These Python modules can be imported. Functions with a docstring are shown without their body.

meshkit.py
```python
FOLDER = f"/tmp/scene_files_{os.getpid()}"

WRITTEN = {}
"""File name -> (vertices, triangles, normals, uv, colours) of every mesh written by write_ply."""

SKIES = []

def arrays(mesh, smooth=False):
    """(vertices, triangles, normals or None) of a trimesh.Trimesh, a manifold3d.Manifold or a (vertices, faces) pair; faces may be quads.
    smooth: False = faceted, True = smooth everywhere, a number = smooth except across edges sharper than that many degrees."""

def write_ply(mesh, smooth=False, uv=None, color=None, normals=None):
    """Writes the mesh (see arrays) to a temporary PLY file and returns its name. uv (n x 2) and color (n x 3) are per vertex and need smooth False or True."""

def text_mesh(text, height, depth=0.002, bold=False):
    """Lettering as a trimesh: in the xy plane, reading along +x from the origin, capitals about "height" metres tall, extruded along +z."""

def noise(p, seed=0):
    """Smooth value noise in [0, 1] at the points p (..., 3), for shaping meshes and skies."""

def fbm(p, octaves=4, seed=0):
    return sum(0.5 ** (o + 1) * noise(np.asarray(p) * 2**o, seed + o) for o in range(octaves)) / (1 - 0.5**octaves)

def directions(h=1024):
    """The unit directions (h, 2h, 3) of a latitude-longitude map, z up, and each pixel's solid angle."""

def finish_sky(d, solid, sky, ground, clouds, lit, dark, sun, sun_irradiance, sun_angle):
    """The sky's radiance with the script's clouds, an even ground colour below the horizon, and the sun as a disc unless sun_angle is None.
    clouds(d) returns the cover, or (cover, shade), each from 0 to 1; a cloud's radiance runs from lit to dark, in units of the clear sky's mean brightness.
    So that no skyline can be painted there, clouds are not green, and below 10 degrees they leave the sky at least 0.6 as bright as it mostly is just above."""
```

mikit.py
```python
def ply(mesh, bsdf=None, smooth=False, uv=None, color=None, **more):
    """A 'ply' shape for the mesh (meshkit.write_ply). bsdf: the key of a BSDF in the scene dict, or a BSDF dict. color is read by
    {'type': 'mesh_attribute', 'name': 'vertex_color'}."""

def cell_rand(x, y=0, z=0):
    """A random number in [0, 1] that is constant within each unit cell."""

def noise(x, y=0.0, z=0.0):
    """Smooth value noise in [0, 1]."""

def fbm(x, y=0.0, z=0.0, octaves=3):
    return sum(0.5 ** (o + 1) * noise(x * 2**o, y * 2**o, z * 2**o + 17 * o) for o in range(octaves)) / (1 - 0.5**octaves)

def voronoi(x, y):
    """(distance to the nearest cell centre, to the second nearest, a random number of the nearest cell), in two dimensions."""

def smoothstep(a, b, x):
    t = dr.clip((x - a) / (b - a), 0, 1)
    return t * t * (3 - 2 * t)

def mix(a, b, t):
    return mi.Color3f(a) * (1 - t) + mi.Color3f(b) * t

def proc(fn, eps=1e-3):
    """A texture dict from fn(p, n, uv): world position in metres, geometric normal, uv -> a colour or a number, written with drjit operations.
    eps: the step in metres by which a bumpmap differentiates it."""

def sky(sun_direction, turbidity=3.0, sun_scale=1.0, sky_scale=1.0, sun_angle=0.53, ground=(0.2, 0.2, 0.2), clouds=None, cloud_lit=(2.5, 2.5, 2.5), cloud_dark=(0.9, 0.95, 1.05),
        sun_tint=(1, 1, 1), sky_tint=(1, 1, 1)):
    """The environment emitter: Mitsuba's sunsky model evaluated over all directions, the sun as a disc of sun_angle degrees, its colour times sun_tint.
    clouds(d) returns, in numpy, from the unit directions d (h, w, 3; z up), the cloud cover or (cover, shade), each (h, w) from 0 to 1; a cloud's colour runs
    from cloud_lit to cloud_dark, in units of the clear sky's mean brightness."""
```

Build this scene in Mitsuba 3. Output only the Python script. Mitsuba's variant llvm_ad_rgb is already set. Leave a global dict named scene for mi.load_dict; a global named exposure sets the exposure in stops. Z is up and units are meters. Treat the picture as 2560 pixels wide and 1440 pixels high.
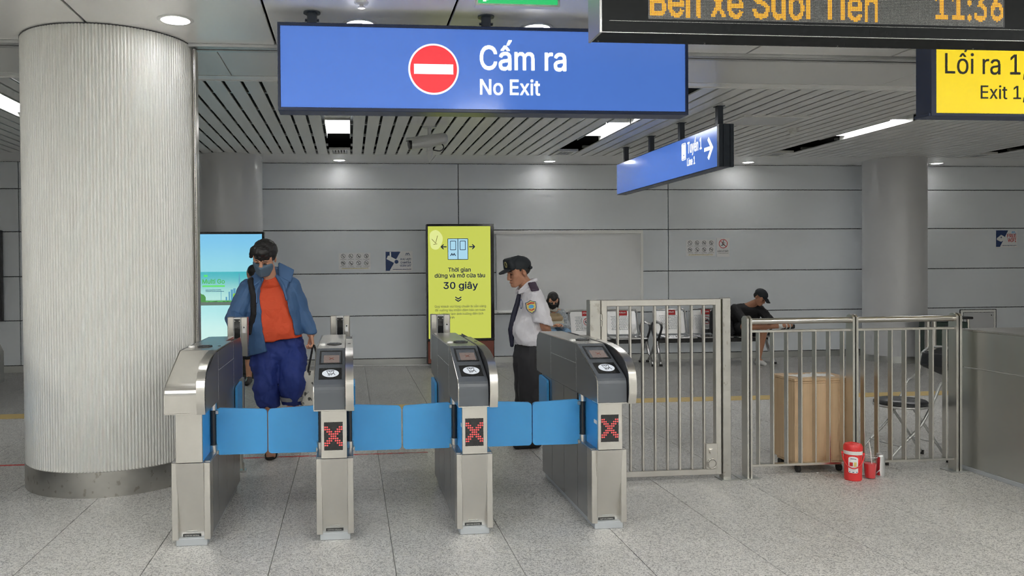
import math, random
import numpy as np
import trimesh, manifold3d as m3
import drjit as dr
import mitsuba as mi
import shapely.geometry as sg
from shapely import affinity
from shapely.ops import unary_union
import mikit, meshkit
from mikit import proc, noise, fbm, smoothstep, mix

T = mi.ScalarTransform4f
rng = np.random.default_rng(7)
scene, labels = {}, {}


def lin(r, g, b):
    """sRGB 0-255 -> linear reflectance / radiance"""
    return [(c / 255 / 12.92) if c / 255 <= 0.04045 else ((c / 255 + 0.055) / 1.055) ** 2.4 for c in (r, g, b)]


# ------------------------------------------------------------------ camera
YAW, PITCH, ROLL = 0.0992, 0.0124, 0.00817
FOCAL, PX, PY, EYE = 2000.0, 1073.4, 695.5, 1.5
cy, sy, cp, sp, cr, sr = math.cos(YAW), math.sin(YAW), math.cos(PITCH), math.sin(PITCH), math.cos(ROLL), math.sin(ROLL)
fw = np.array([sy * cp, cy * cp, -sp])
r0 = np.array([cy, -sy, 0.0])
d0 = np.cross(fw, r0)
right, down = cr * r0 + sr * d0, -sr * r0 + cr * d0
cam = np.eye(4)
cam[:3, 0], cam[:3, 1], cam[:3, 2], cam[:3, 3] = -right, -down, fw, [0, 0, EYE]
scene['camera'] = {'type': 'perspective', 'fov': 2 * math.degrees(math.atan(1280 / FOCAL)), 'fov_axis': 'x',
                   'near_clip': 0.05, 'far_clip': 100.0, 'to_world': T(cam),
                   'principal_point_offset_x': (1280 - PX) / 2560, 'principal_point_offset_y': (720 - PY) / 1440}
exposure = 0.08
# light levels (radiance) of the station's lamps and of the added fill panels
DOWNLIGHT, DOWNLIGHT_BACK, TROFFER, FILL_PANEL = 50.0, 140.0, 10.0, 24.0

# ------------------------------------------------------------------ mesh helpers
M = m3.Manifold


def box(x0, x1, y0, y1, z0, z1):
    m = trimesh.creation.box(extents=(x1 - x0, y1 - y0, z1 - z0))
    m.apply_translation(((x0 + x1) / 2, (y0 + y1) / 2, (z0 + z1) / 2))
    return m


def bev(x0, x1, y0, y1, z0, z1, b=0.003):
    """box with chamfered edges"""
    c, h = np.array([(x0 + x1) / 2, (y0 + y1) / 2, (z0 + z1) / 2]), np.array([x1 - x0, y1 - y0, z1 - z0]) / 2
    b = min(b, *(h * 0.49))
    s = np.array(np.meshgrid([-1, 1], [-1, 1], [-1, 1])).reshape(3, -1).T
    v = np.concatenate([s * (h - b * np.array(k)) for k in ((0, 1, 1), (1, 0, 1), (1, 1, 0))]) + c
    return trimesh.convex.convex_hull(v)


def cyl(p0, p1, r, n=20, r1=None):
    p0, p1 = np.asarray(p0, float), np.asarray(p1, float)
    d = p1 - p0
    L = np.linalg.norm(d)
    m = M.cylinder(L, r, r if r1 is None else r1, n)
    g = m.to_mesh()
    m = trimesh.Trimesh(g.vert_properties[:, :3], g.tri_verts, process=False)
    m.apply_transform(trimesh.geometry.align_vectors([0, 0, 1], d / L))
    m.apply_translation(p0)
    return m


def tube(pts, r, n=10):
    """round tube along a polyline, closed ends, ball joints left smooth"""
    p = np.asarray(pts, float)
    t = np.gradient(p, axis=0)
    t /= np.linalg.norm(t, axis=1, keepdims=True) + 1e-12
    a = np.cross(t[0], [0, 0, 1.0] if abs(t[0][2]) < 0.9 else [1.0, 0, 0])
    a /= np.linalg.norm(a)
    rings, ang = [], np.arange(n) * 2 * np.pi / n
    for i in range(len(p)):
        a = a - t[i] * (a @ t[i])
        a /= np.linalg.norm(a)
        b = np.cross(t[i], a)
        rr = r[i] if np.ndim(r) else r
        rings.append(p[i] + rr * (np.cos(ang)[:, None] * a + np.sin(ang)[:, None] * b))
    v = np.vstack(rings + [p[:1], p[-1:]])
    f, k = [], len(p)
    for i in range(k - 1):
        for j in range(n):
            q = [i * n + j, i * n + (j + 1) % n, (i + 1) * n + (j + 1) % n, (i + 1) * n + j]
            f += [[q[0], q[1], q[2]], [q[0], q[2], q[3]]]
    for j in range(n):
        f += [[k * n, (j + 1) % n, j], [k * n + 1, (k - 1) * n + j, (k - 1) * n + (j + 1) % n]]
    return trimesh.Trimesh(v, f, process=False)


def smooth_path(pts, k=6):
    """Catmull-Rom through the points"""
    p = np.asarray(pts, float)
    p = np.vstack([2 * p[0] - p[1], p, 2 * p[-1] - p[-2]])
    out = []
    for i in range(1, len(p) - 2):
        for t in np.arange(k) / k:
            out.append(0.5 * (2 * p[i] + (p[i + 1] - p[i - 1]) * t + (2 * p[i - 1] - 5 * p[i] + 4 * p[i + 1] - p[i + 2]) * t * t + (3 * p[i] - p[i - 1] - 3 * p[i + 1] + p[i + 2]) * t ** 3))
    return np.array(out + [p[-2]])


def poly(pts, r=0.0, n=5):
    g = sg.Polygon(pts)
    if r:
        g = g.buffer(-r, join_style='mitre').buffer(r, quad_segs=n)
    return g


def rrect(x0, x1, y0, y1, r=0.0, n=5):
    return poly([(x0, y0), (x1, y0), (x1, y1), (x0, y1)], r, n)


AX = {'x': np.array([[0, 0, 1, 0], [1, 0, 0, 0], [0, 1, 0, 0], [0, 0, 0, 1.0]]),
      'y': np.array([[1, 0, 0, 0], [0, 0, -1, 0], [0, 1, 0, 0], [0, 0, 0, 1.0]]), 'z': np.eye(4)}


def prism(p, axis, a0, a1):
    """extrude a polygon: axis x -> polygon in (y,z); y -> polygon in (x,z); z -> (x,y)"""
    out = []
    for g in getattr(p, 'geoms', [p]):
        m = trimesh.creation.extrude_polygon(g, abs(a1 - a0), engine='earcut')
        if axis == 'y':
            m.apply_translation((0, 0, -max(a0, a1)))
        else:
            m.apply_translation((0, 0, min(a0, a1)))
        m.apply_transform(AX[axis])
        out.append(m)
    return cat(out)


def cat(ms):
    ms = list(ms)
    return ms[0] if len(ms) == 1 else trimesh.util.concatenate(ms)


def lathe(profile, c=(0, 0, 0), n=32):
    """profile [(r,z)...] revolved about z"""
    m = trimesh.creation.revolve(np.asarray(profile, float), sections=n)
    m.apply_translation(c)
    return m


def moved(m, *t):
    m = m.copy()
    m.apply_translation(t)
    return m


def rotated(m, deg, axis, point=(0, 0, 0)):
    m = m.copy()
    m.apply_transform(trimesh.transformations.rotation_matrix(math.radians(deg), axis, point))
    return m


def sph(c, r, n=16):
    return M.sphere(r, n).translate(tuple(float(x) for x in c))


def ell(c, r, n=20):
    return M.sphere(1.0, n).scale(tuple(float(x) for x in r)).translate(tuple(float(x) for x in c))


def hull(*cr):
    """manifold hull of spheres (x,y,z,r)"""
    return M.batch_hull([sph(q[:3], q[3]) for q in cr])


def chain(*cr):
    return sum_m([hull(a, b) for a, b in zip(cr[:-1], cr[1:])])


def sum_m(ms):
    return M.batch_boolean(list(ms), m3.OpType.Add)


def mbox(x0, x1, y0, y1, z0, z1):
    return M.cube((x1 - x0, y1 - y0, z1 - z0)).translate((x0, y0, z0))


def to_tri(m):
    g = m.to_mesh()
    return trimesh.Trimesh(np.asarray(g.vert_properties)[:, :3], np.asarray(g.tri_verts), process=True)


def soft(m, length=0.015, it=12, fold=0.0, freq=(14, 14, 7), seed=0):
    """refine a manifold, smooth it, and lay cloth folds on it"""
    t = to_tri(m.refine_to_length(length))
    trimesh.smoothing.filter_taubin(t, lamb=0.5, nu=0.52, iterations=it)
    if fold:
        n = meshkit.fbm(t.vertices * np.array(freq), 3, seed) - 0.5
        t.vertices = t.vertices + t.vertex_normals * (n * 2 * fold)[:, None]
    return t


def to_man(t):
    return M(m3.Mesh(np.asarray(t.vertices, np.float32), np.asarray(t.faces, np.uint32)))


FRONT = np.array([[1, 0, 0, 0], [0, 0, -1, 0], [0, 1, 0, 0], [0, 0, 0, 1.0]])      # local xy -> a face looking towards -Y
LEFT = np.array([[0, 0, -1, 0], [-1, 0, 0, 0], [0, 1, 0, 0], [0, 0, 0, 1.0]])       # a face looking towards -X


def text(s, h, width=None, depth=0.002, bold=False):
    m = meshkit.text_mesh(s, h, depth, bold)
    x0 = m.bounds[0][0]
    m.apply_translation((-x0, 0, 0))
    if width:
        m.apply_scale((width / m.bounds[1][0], 1, 1)) if False else None
        S = np.eye(4)
        S[0, 0] = width / m.bounds[1][0]
        m.apply_transform(S)
    return m


def on(m, frame, *at):
    m = m.copy()
    m.apply_transform(frame)
    m.apply_translation(at)
    return m


def flat(p, depth=0.002):
    """polygon(s) in xy extruded along +z"""
    return cat([trimesh.creation.extrude_polygon(g, depth, engine='earcut') for g in getattr(p, 'geoms', [p])])


# ------------------------------------------------------------------ scene helpers
_n = {}


def fresh(key):
    k = _n.get(key, 0)
    _n[key] = k + 1
    return key if k == 0 else f'{key}_{k:03d}'


def shape(mesh, mat, smooth=False, **kw):
    return mikit.ply(mesh, mat, smooth=smooth, **kw)


def put(key, shp):
    key = fresh(key)
    scene[key] = shp
    return key


def thing(name, label, cat_, group=None, kind=None):
    k = fresh(name)
    labels[k] = {'label': label, 'category': cat_}
    if group:
        labels[k]['group'] = group
    if kind:
        labels[k]['kind'] = kind
    return k


def part(parent, name, mesh, mat, smooth=False, label=None, kind=None, **kw):
    k = fresh(parent + '__' + name)
    scene[k] = mesh if isinstance(mesh, dict) else shape(mesh, mat, smooth, **kw)
    if label or kind:
        labels[k] = {}
        if label:
            labels[k]['label'] = label
        if kind:
            labels[k]['kind'] = kind
    return k


def single(name, mesh, mat, label, cat_, smooth=False, group=None, **kw):
    k = thing(name, label, cat_, group)
    scene[k] = shape(mesh, mat, smooth, **kw)
    return k


def struct(name, mesh, mat, label, cat_, smooth=False):
    k = thing(name, label, cat_, kind='structure')
    if mesh is not None:
        scene[k] = shape(mesh, mat, smooth)
    return k


def glow(mesh, rad, base='black_plastic'):
    return {**shape(mesh, base), 'emitter': {'type': 'area', 'radiance': {'type': 'rgb', 'value': list(map(float, rad))}}}


# ------------------------------------------------------------------ materials
def mat(name, rgb, rough=0.5, metal=0.0, spec=0.5, **kw):
    base = rgb if isinstance(rgb, dict) else {'type': 'rgb', 'value': list(rgb)}
    d = {'type': 'principled', 'base_color': base, 'roughness': rough, 'metallic': metal, **kw}
    if not metal:
        d['specular'] = spec
    scene[name] = {'type': 'twosided', 'bsdf': d}


def granite(p, n, uv):
    s = noise(p.x * 260, p.y * 260, 3.0) * 0.6 + noise(p.x * 120, p.y * 120, 9.0) * 0.4
    big = fbm(p.x * 1.6, p.y * 1.6, 1.0)
    v = 0.31 + 0.30 * smoothstep(0.22, 0.62, s)
    v = v * (0.90 + 0.2 * big)
    dark = smoothstep(0.70, 0.78, noise(p.x * 190, p.y * 190, 21.0))
    v = v * (1 - 0.4 * dark)
    v = dr.select(p.y > 8.65, v * 0.58, v)      # stone colour darkened beyond the guide strip
    return mi.Color3f(v * 1.0, v * 0.985, v * 0.945)


def brushed(p, n, uv):
    a = fbm(p.x * 6 + p.y * 6, p.z * 2.0, 0.7)
    return mi.Color3f(0.66, 0.64, 0.60) * (0.88 + 0.24 * a)


def worn_steel(p, n, uv):
    a = fbm(p.x * 9 + 3, p.y * 9, p.z * 9)
    b = smoothstep(0.62, 0.75, fbm(p.x * 40, p.y * 40, p.z * 25))
    return mix(mi.Color3f(0.52, 0.51, 0.48) * (0.8 + 0.4 * a), [0.25, 0.22, 0.17], b * 0.5)


def oak(p, n, uv):
    g = fbm(p.x * 60, p.y * 60, p.z * 1.6)
    return mix([0.42, 0.28, 0.16], [0.58, 0.42, 0.26], g)


def tape(p, n, uv):
    wear = smoothstep(0.42, 0.62, fbm(p.x * 25, p.y * 90, 2.0)) * smoothstep(-2.2, -0.9, p.x)
    return mix([0.50, 0.06, 0.06], [0.34, 0.32, 0.30], wear * 0.85)


def denim(p, n, uv):
    a = noise(p.x * 70, p.y * 70, p.z * 70)
    return mix([0.30, 0.33, 0.36], [0.46, 0.48, 0.49], smoothstep(0.3, 0.7, a))


def tote(p, n, uv):
    a = smoothstep(0.62, 0.68, fbm(p.x * 30, p.y * 30, p.z * 24))
    return mix([0.62, 0.60, 0.54], [0.06, 0.06, 0.05], a)


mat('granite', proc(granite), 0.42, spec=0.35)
mat('grout', (0.12, 0.12, 0.115), 0.8)
mat('wall_metal', (0.72, 0.755, 0.785), 0.62, spec=0.5)
mat('wall_gap', (0.05, 0.055, 0.06), 0.6)
mat('hall_paint', (0.82, 0.82, 0.80), 0.6)
mat('ceiling_panel', (0.92, 0.915, 0.895), 0.28, spec=0.5)
mat('ceiling_slat', (0.78, 0.78, 0.77), 0.35, spec=0.5)
mat('ceiling_void', (0.035, 0.04, 0.042), 0.7)
mat('rib_white', (0.84, 0.835, 0.80), 0.38, spec=0.5)
mat('column_grey', (0.58, 0.585, 0.595), 0.30, spec=0.7)
mat('steel', proc(brushed), 0.27, 1.0)
mat('steel_polished', (0.68, 0.66, 0.62), 0.12, 1.0)
mat('steel_worn', proc(worn_steel), 0.33, 1.0)
mat('steel_dull', (0.60, 0.61, 0.59), 0.36, 1.0)
mat('chrome', (0.78, 0.78, 0.78), 0.08, 1.0)
mat('seat_steel', (0.93, 0.93, 0.93), 0.30, 1.0)
mat('alloy', (0.62, 0.63, 0.63), 0.4, 0.8)
mat('gate_side', (0.26, 0.265, 0.27), 0.26, 0.85)
mat('gate_grey', (0.085, 0.095, 0.108), 0.36, spec=0.5)
mat('gate_dark', (0.03, 0.032, 0.036), 0.35)
mat('gate_base', (0.50, 0.53, 0.56), 0.4, 0.5)
mat('flap_blue', lin(66, 152, 212), 0.38, spec=0.5)
mat('core_blue', lin(62, 146, 210), 0.4)
mat('black_plastic', (0.018, 0.019, 0.02), 0.35)
mat('black_gloss', (0.012, 0.013, 0.014), 0.08)
mat('board_black', (0.008, 0.010, 0.011), 0.5, spec=0.2)
mat('rubber', (0.02, 0.02, 0.02), 0.8)
mat('white_plastic', (0.80, 0.80, 0.78), 0.3)
mat('off_white', (0.82, 0.82, 0.79), 0.4)
mat('paper', (0.80, 0.80, 0.80), 0.7, spec=0.2)
mat('ink', (0.03, 0.03, 0.035), 0.6)
mat('ink_grey', (0.30, 0.30, 0.30), 0.6)
mat('ink_navy', lin(28, 52, 98), 0.5)
mat('ink_red', lin(178, 40, 42), 0.5)
mat('ink_yellow', lin(205, 190, 110), 0.5)
mat('ink_cyan', lin(80, 160, 210), 0.5)
mat('navy_frame', lin(34, 46, 74), 0.3)
mat('sign_hanger', (0.022, 0.030, 0.042), 0.35)
mat('screen_dim', lin(150, 132, 122), 0.15)
mat('cctv_grey', (0.62, 0.63, 0.62), 0.4)
mat('oak', proc(oak), 0.5)
mat('oak_dark', (0.30, 0.19, 0.11), 0.55)
mat('tactile_yellow', lin(186, 162, 106), 0.55)
mat('red_tape', proc(tape), 0.55)
mat('red_brown', lin(120, 62, 48), 0.35)
mat('board_white', (0.83, 0.84, 0.845), 0.09, spec=0.6)
mat('cooler_red', lin(214, 52, 52), 0.32)
mat('can_red', lin(150, 34, 40), 0.3)
mat('syrup_red', lin(196, 52, 56), 0.12, spec=0.6)
scene['clear_plastic'] = {'type': 'thindielectric', 'int_ior': 1.35}
mat('vinyl_black', (0.02, 0.022, 0.026), 0.28)
mat('skin', lin(208, 155, 127), 0.5, spec=0.35)
mat('skin_dark', lin(182, 132, 106), 0.5, spec=0.35)
mat('lip', lin(160, 98, 84), 0.5)
mat('hair', (0.012, 0.011, 0.011), 0.45)
mat('eye_dark', (0.03, 0.02, 0.018), 0.3)
mat('brow', (0.05, 0.035, 0.03), 0.7)
mat('jacket_blue', lin(62, 96, 138), 0.6, sheen=0.3)
mat('shirt_orange', lin(222, 84, 48), 0.75, sheen=0.3)
mat('shorts_blue', lin(34, 52, 122), 0.75, sheen=0.3)
mat('reflective_grey', (0.34, 0.35, 0.36), 0.5)
mat('mask_grey', lin(88, 108, 126), 0.75)
mat('white_cord', (0.75, 0.75, 0.73), 0.6)
mat('cloth_black', (0.012, 0.012, 0.014), 0.8, sheen=0.2)
mat('shirt_white', lin(226, 224, 230), 0.7, sheen=0.2)
mat('tie_navy', lin(24, 26, 48), 0.6)
mat('epaulette', lin(62, 48, 66), 0.6)
mat('trouser_black', lin(40, 40, 44), 0.75, sheen=0.2)
mat('cap_black', (0.010, 0.014, 0.018), 0.75)
mat('cap_gold', lin(170, 160, 110), 0.5)
mat('shoe_black', (0.014, 0.014, 0.015), 0.35)
mat('denim_light', proc(denim), 0.8)
mat('jeans_blue', lin(128, 158, 186), 0.8)
mat('canvas_tan', lin(168, 148, 118), 0.8)
mat('canvas_cream', lin(206, 202, 184), 0.8)
mat('tote_print', proc(tote), 0.7)
mat('dark_green', lin(46, 62, 56), 0.3)

# ------------------------------------------------------------------ structure
CEIL, WALL = 3.13, 12.404
XL, XR, YB = -13.0, 16.0, -9.0
# floor: grout bed, granite tiles (0.627 x 1.264 m) where the picture shows them, plain stone beyond
TX0, TY0, TW, TL = -0.413, 5.421, 0.627, 1.264
i0, i1, j0, j1 = -10, 18, -2, 6
fx0, fx1, fy0, fy1 = TX0 + i0 * TW, TX0 + i1 * TW, TY0 + j0 * TL, TY0 + j1 * TL
floor_mesh = cat([box(XL, XR, YB, fy0, -0.1, 0), box(XL, fx0, fy0, 12.6, -0.1, 0), box(fx1, XR, fy0, 12.6, -0.1, 0)])
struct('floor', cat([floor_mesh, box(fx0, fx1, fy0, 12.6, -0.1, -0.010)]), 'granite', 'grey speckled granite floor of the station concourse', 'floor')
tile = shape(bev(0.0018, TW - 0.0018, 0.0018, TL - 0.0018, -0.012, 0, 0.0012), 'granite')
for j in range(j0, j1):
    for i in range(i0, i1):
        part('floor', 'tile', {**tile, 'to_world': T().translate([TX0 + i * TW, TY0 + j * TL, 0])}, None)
struct('trim_1', box(fx0, fx1, 8.52, 8.78, 0.0, 0.004), 'tactile_yellow', 'muted yellow guide strip running across the floor behind the gates', 'floor strip')
k = thing('red_tape_line', 'worn red tape line stuck across the floor behind the ticket gates', 'tape')
scene[k] = shape(box(-6.2, 0.62, 6.455, 6.49, 0.0, 0.0015), 'red_tape')

# back wall: metal panels with recessed joints
struct('wall_back', box(XL, XR, WALL + 0.028, WALL + 0.2, 0, 3.4), 'wall_gap', 'grey metal panel wall at the back of the concourse', 'wall')
wx = [-13.0, -11.6, -8.2, -4.87, -1.69, 1.70, 5.096, 8.49, 11.9, 15.3, 16.0]
wz = [0.104, 0.770, 1.425, 2.092, 2.729, 3.13]
for a, b in zip(wx[:-1], wx[1:]):
    for c, d in zip(wz[:-1], wz[1:]):
        part('wall_back', 'panel', bev(a + 0.006, b - 0.006, WALL, WALL + 0.03, c + 0.006, d - 0.006, 0.004), 'wall_metal')
struct('baseboard_back', box(XL, XR, WALL + 0.012, WALL + 0.03, 0, 0.098), 'steel_dull', 'steel skirting along the foot of the back wall', 'baseboard')
struct('wall_left', box(XL - 0.2, XL, YB, 12.6, 0, 3.4), 'hall_paint', 'pale wall at the left end of the concourse', 'wall')
struct('wall_right', box(XR, XR + 0.2, YB, 12.6, 0, 3.4), 'hall_paint', 'pale wall at the right end of the concourse', 'wall')
struct('wall_front', box(XL, XR, YB - 0.2, YB, 0, 3.4), 'hall_paint', 'pale wall of the hall behind the viewpoint', 'wall')

# ceiling: void above, wide panels in front, slats behind, plain soffit along the wall
struct('ceiling', box(XL, XR, YB, 12.6, CEIL + 0.22, CEIL + 0.3), 'ceiling_void', 'white metal ceiling of the concourse', 'ceiling')
px = [-0.518 + 1.19 * i for i in range(-11, 14)]
for a, b in zip(px[:-1], px[1:]):
    for c, d in ((-9.0, -5.2), (-5.2, -1.5), (-1.5, 2.2), (2.2, 5.90)):
        part('ceiling', 'panel', bev(max(a + 0.008, XL), min(b - 0.008, XR), c + 0.002, d - 0.002, CEIL, CEIL + 0.02, 0.003), 'ceiling_panel')
sx = [-13.0, -9.8, -6.9, -4.0, -0.97, 1.92, 4.82, 7.7, 10.6, 13.5, 16]
for a, b in zip(sx[:-1], sx[1:]):
    part('ceiling', 'border_panel', bev(a + 0.003, b - 0.003, 6.075, 6.86, CEIL, CEIL + 0.02, 0.002), 'ceiling_slat')
part('ceiling', 'border_trim', cat([bev(XL, XR, 6.864, 7.01, CEIL - 0.004, CEIL + 0.02, 0.003), bev(XL, XR, 7.0, 7.02, CEIL - 0.012, CEIL + 0.03, 0.003)]), 'ceiling_panel')
qx = [XL] + [1.25 + 3.4 * i for i in range(-4, 5)] + [XR]
for a, b in zip(qx[:-1], qx[1:]):
    part('ceiling', 'soffit', bev(a + 0.003, b - 0.003, 11.46, WALL + 0.03, CEIL, CEIL + 0.03, 0.003), 'ceiling_slat')
PITCH_S = 0.1595
slot_i = lambda i: (i - 1) % 20 in (2, 3)       # two slats in twenty give way to a light slot
slat = shape(bev(0.014, PITCH_S - 0.014, 7.03, 11.455, CEIL, CEIL + 0.016, 0.003), 'ceiling_slat')
for i in range(-44, 78):
    if not slot_i(i):
        part('ceiling', 'slat', {**slat, 'to_world': T().translate([-0.758 + PITCH_S * i, 0, 0])}, None)
slots = [-0.12 + 3.19 * i for i in range(-3, 5)]
for y in (7.6, 8.4, 9.2, 10.0, 10.8, 11.3):
    ends = [XL] + [q for x in slots for q in (x - 0.15, x + 0.15)] + [XR]
    part('ceiling', 'carrier', cat([box(a, b, y, y + 0.045, CEIL + 0.022, CEIL + 0.05) for a, b in zip(ends[::2], ends[1::2]) if b > a]), 'steel_dull', kind='stuff')
for a, b in ((XL, -7.78), (11.7, XR)):
    part('ceiling', 'plain_panel', box(a, b, 7.03, 11.455, CEIL, CEIL + 0.016), 'ceiling_slat')
# shutter track in the ceiling and its guide beside the big column
k = thing('shutter_track', 'grooved metal shutter track running across the ceiling behind the blue sign', 'track')
part(k, 'rail', bev(XL, XR, 5.905, 5.93, CEIL - 0.022, CEIL + 0.03, 0.003), 'alloy')
part(k, 'rail', bev(XL, XR, 5.955, 5.985, CEIL - 0.018, CEIL + 0.03, 0.003), 'alloy')
part(k, 'rail', bev(XL, XR, 6.01, 6.03, CEIL - 0.022, CEIL + 0.03, 0.003), 'alloy')
part(k, 'rail', bev(XL, XR, 6.05, 6.072, CEIL - 0.014, CEIL + 0.03, 0.003), 'steel_dull')
part(k, 'groove', box(XL, XR, 5.93, 6.05, CEIL + 0.012, CEIL + 0.03), 'ceiling_void')

# columns
CX, CY, CR = -1.718, 6.05, 0.594
nr = 168
ang = np.arange(nr * 6) * 2 * np.pi / (nr * 6)
rr = CR - 0.010 + 0.012 * np.array([0.0, 0.55, 0.9, 1.0, 0.9, 0.55])[np.arange(nr * 6) % 6]
rib = sg.Polygon(np.stack([CX + rr * np.cos(ang), CY + rr * np.sin(ang)], 1))
k = thing('ribbed_column', 'big round column clad in white vertical ribs beside the leftmost gate', 'column')
part(k, 'ribbed_cladding', moved(prism(rib, 'z', 0, CEIL - 0.17), 0, 0, 0.17), 'rib_white', 20)
part(k, 'skirting', lathe([(0, 0), (CR + 0.004, 0), (CR + 0.004, 0.168), (CR - 0.006, 0.172), (0, 0.172)], (CX, CY, 0), 96), 'steel_worn', 30, label='worn steel skirting band')
part(k, 'top_gap', lathe([(0, 0), (CR + 0.004, 0), (CR + 0.004, 0.006), (0, 0.006)], (CX, CY, CEIL - 0.007), 96), 'gate_dark')
k = thing('shutter_guide', 'slim steel shutter guide standing upright against the big ribbed column', 'guide rail')
part(k, 'channel', bev(-1.113, -1.093, 5.93, 6.03, 0, CEIL - 0.03, 0.004), 'steel')
part(k, 'groove', box(-1.1055, -1.1005, 5.928, 5.935, 0.02, CEIL - 0.04), 'gate_dark')
for (x, where) in ((-1.69, 'smooth grey round column at the back, behind the blue advertising display'), (8.49, 'smooth grey round column at the back, right of the seated people')):
    k = thing('grey_column', where, 'column')
    part(k, 'cladding', lathe([(0, 0.1), (0.445, 0.1), (0.445, CEIL), (0, CEIL)], (x, 11.75, 0), 72), 'column_grey', 30)
    part(k, 'skirting', lathe([(0, 0), (0.44, 0), (0.44, 0.1), (0, 0.1)], (x, 11.75, 0), 72), 'steel_dull', 30)

# ------------------------------------------------------------------ ceiling fittings
ring = lathe([(0.088, 0.004), (0.092, -0.007), (0.108, -0.007), (0.116, -0.001), (0.116, 0.004)], n=40)
lens = lathe([(0, -0.016), (0.045, -0.014), (0.075, -0.009), (0.090, 0.0), (0.090, 0.003), (0, 0.003)], n=32)


def downlight(x, y, label, group, rad, s=1.0):
    k = thing('downlight', label, 'ceiling light', group)
    t = T().translate([x, y, CEIL]).scale([s, s, s])
    part(k, 'trim_ring', {**shape(ring, 'white_plastic', 30), 'to_world': t}, None)
    part(k, 'lens', {**glow(lens, (rad, rad, rad * 0.97)), 'to_world': t}, None)


for x, w in ((-1.112, 'bright round downlight just right of the top of the big ribbed column'), (0.083, 'bright round downlight above the left half of the blue sign'), (1.278, 'bright round downlight above the right half of the blue sign')):
    downlight(x, 5.36, w, 'downlights over the gates', DOWNLIGHT)
for x, w in ((-0.14, 'small round downlight in the back soffit below the single square light'), (3.07, 'small round downlight in the back soffit above the middle of the whiteboard'), (6.26, 'small round downlight in the back soffit right of the hanging line sign'), (9.45, 'small round downlight in the back soffit right of the far grey column')):
    downlight(x, 12.06, w, 'downlights in the back soffit', DOWNLIGHT_BACK, 0.92)


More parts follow.
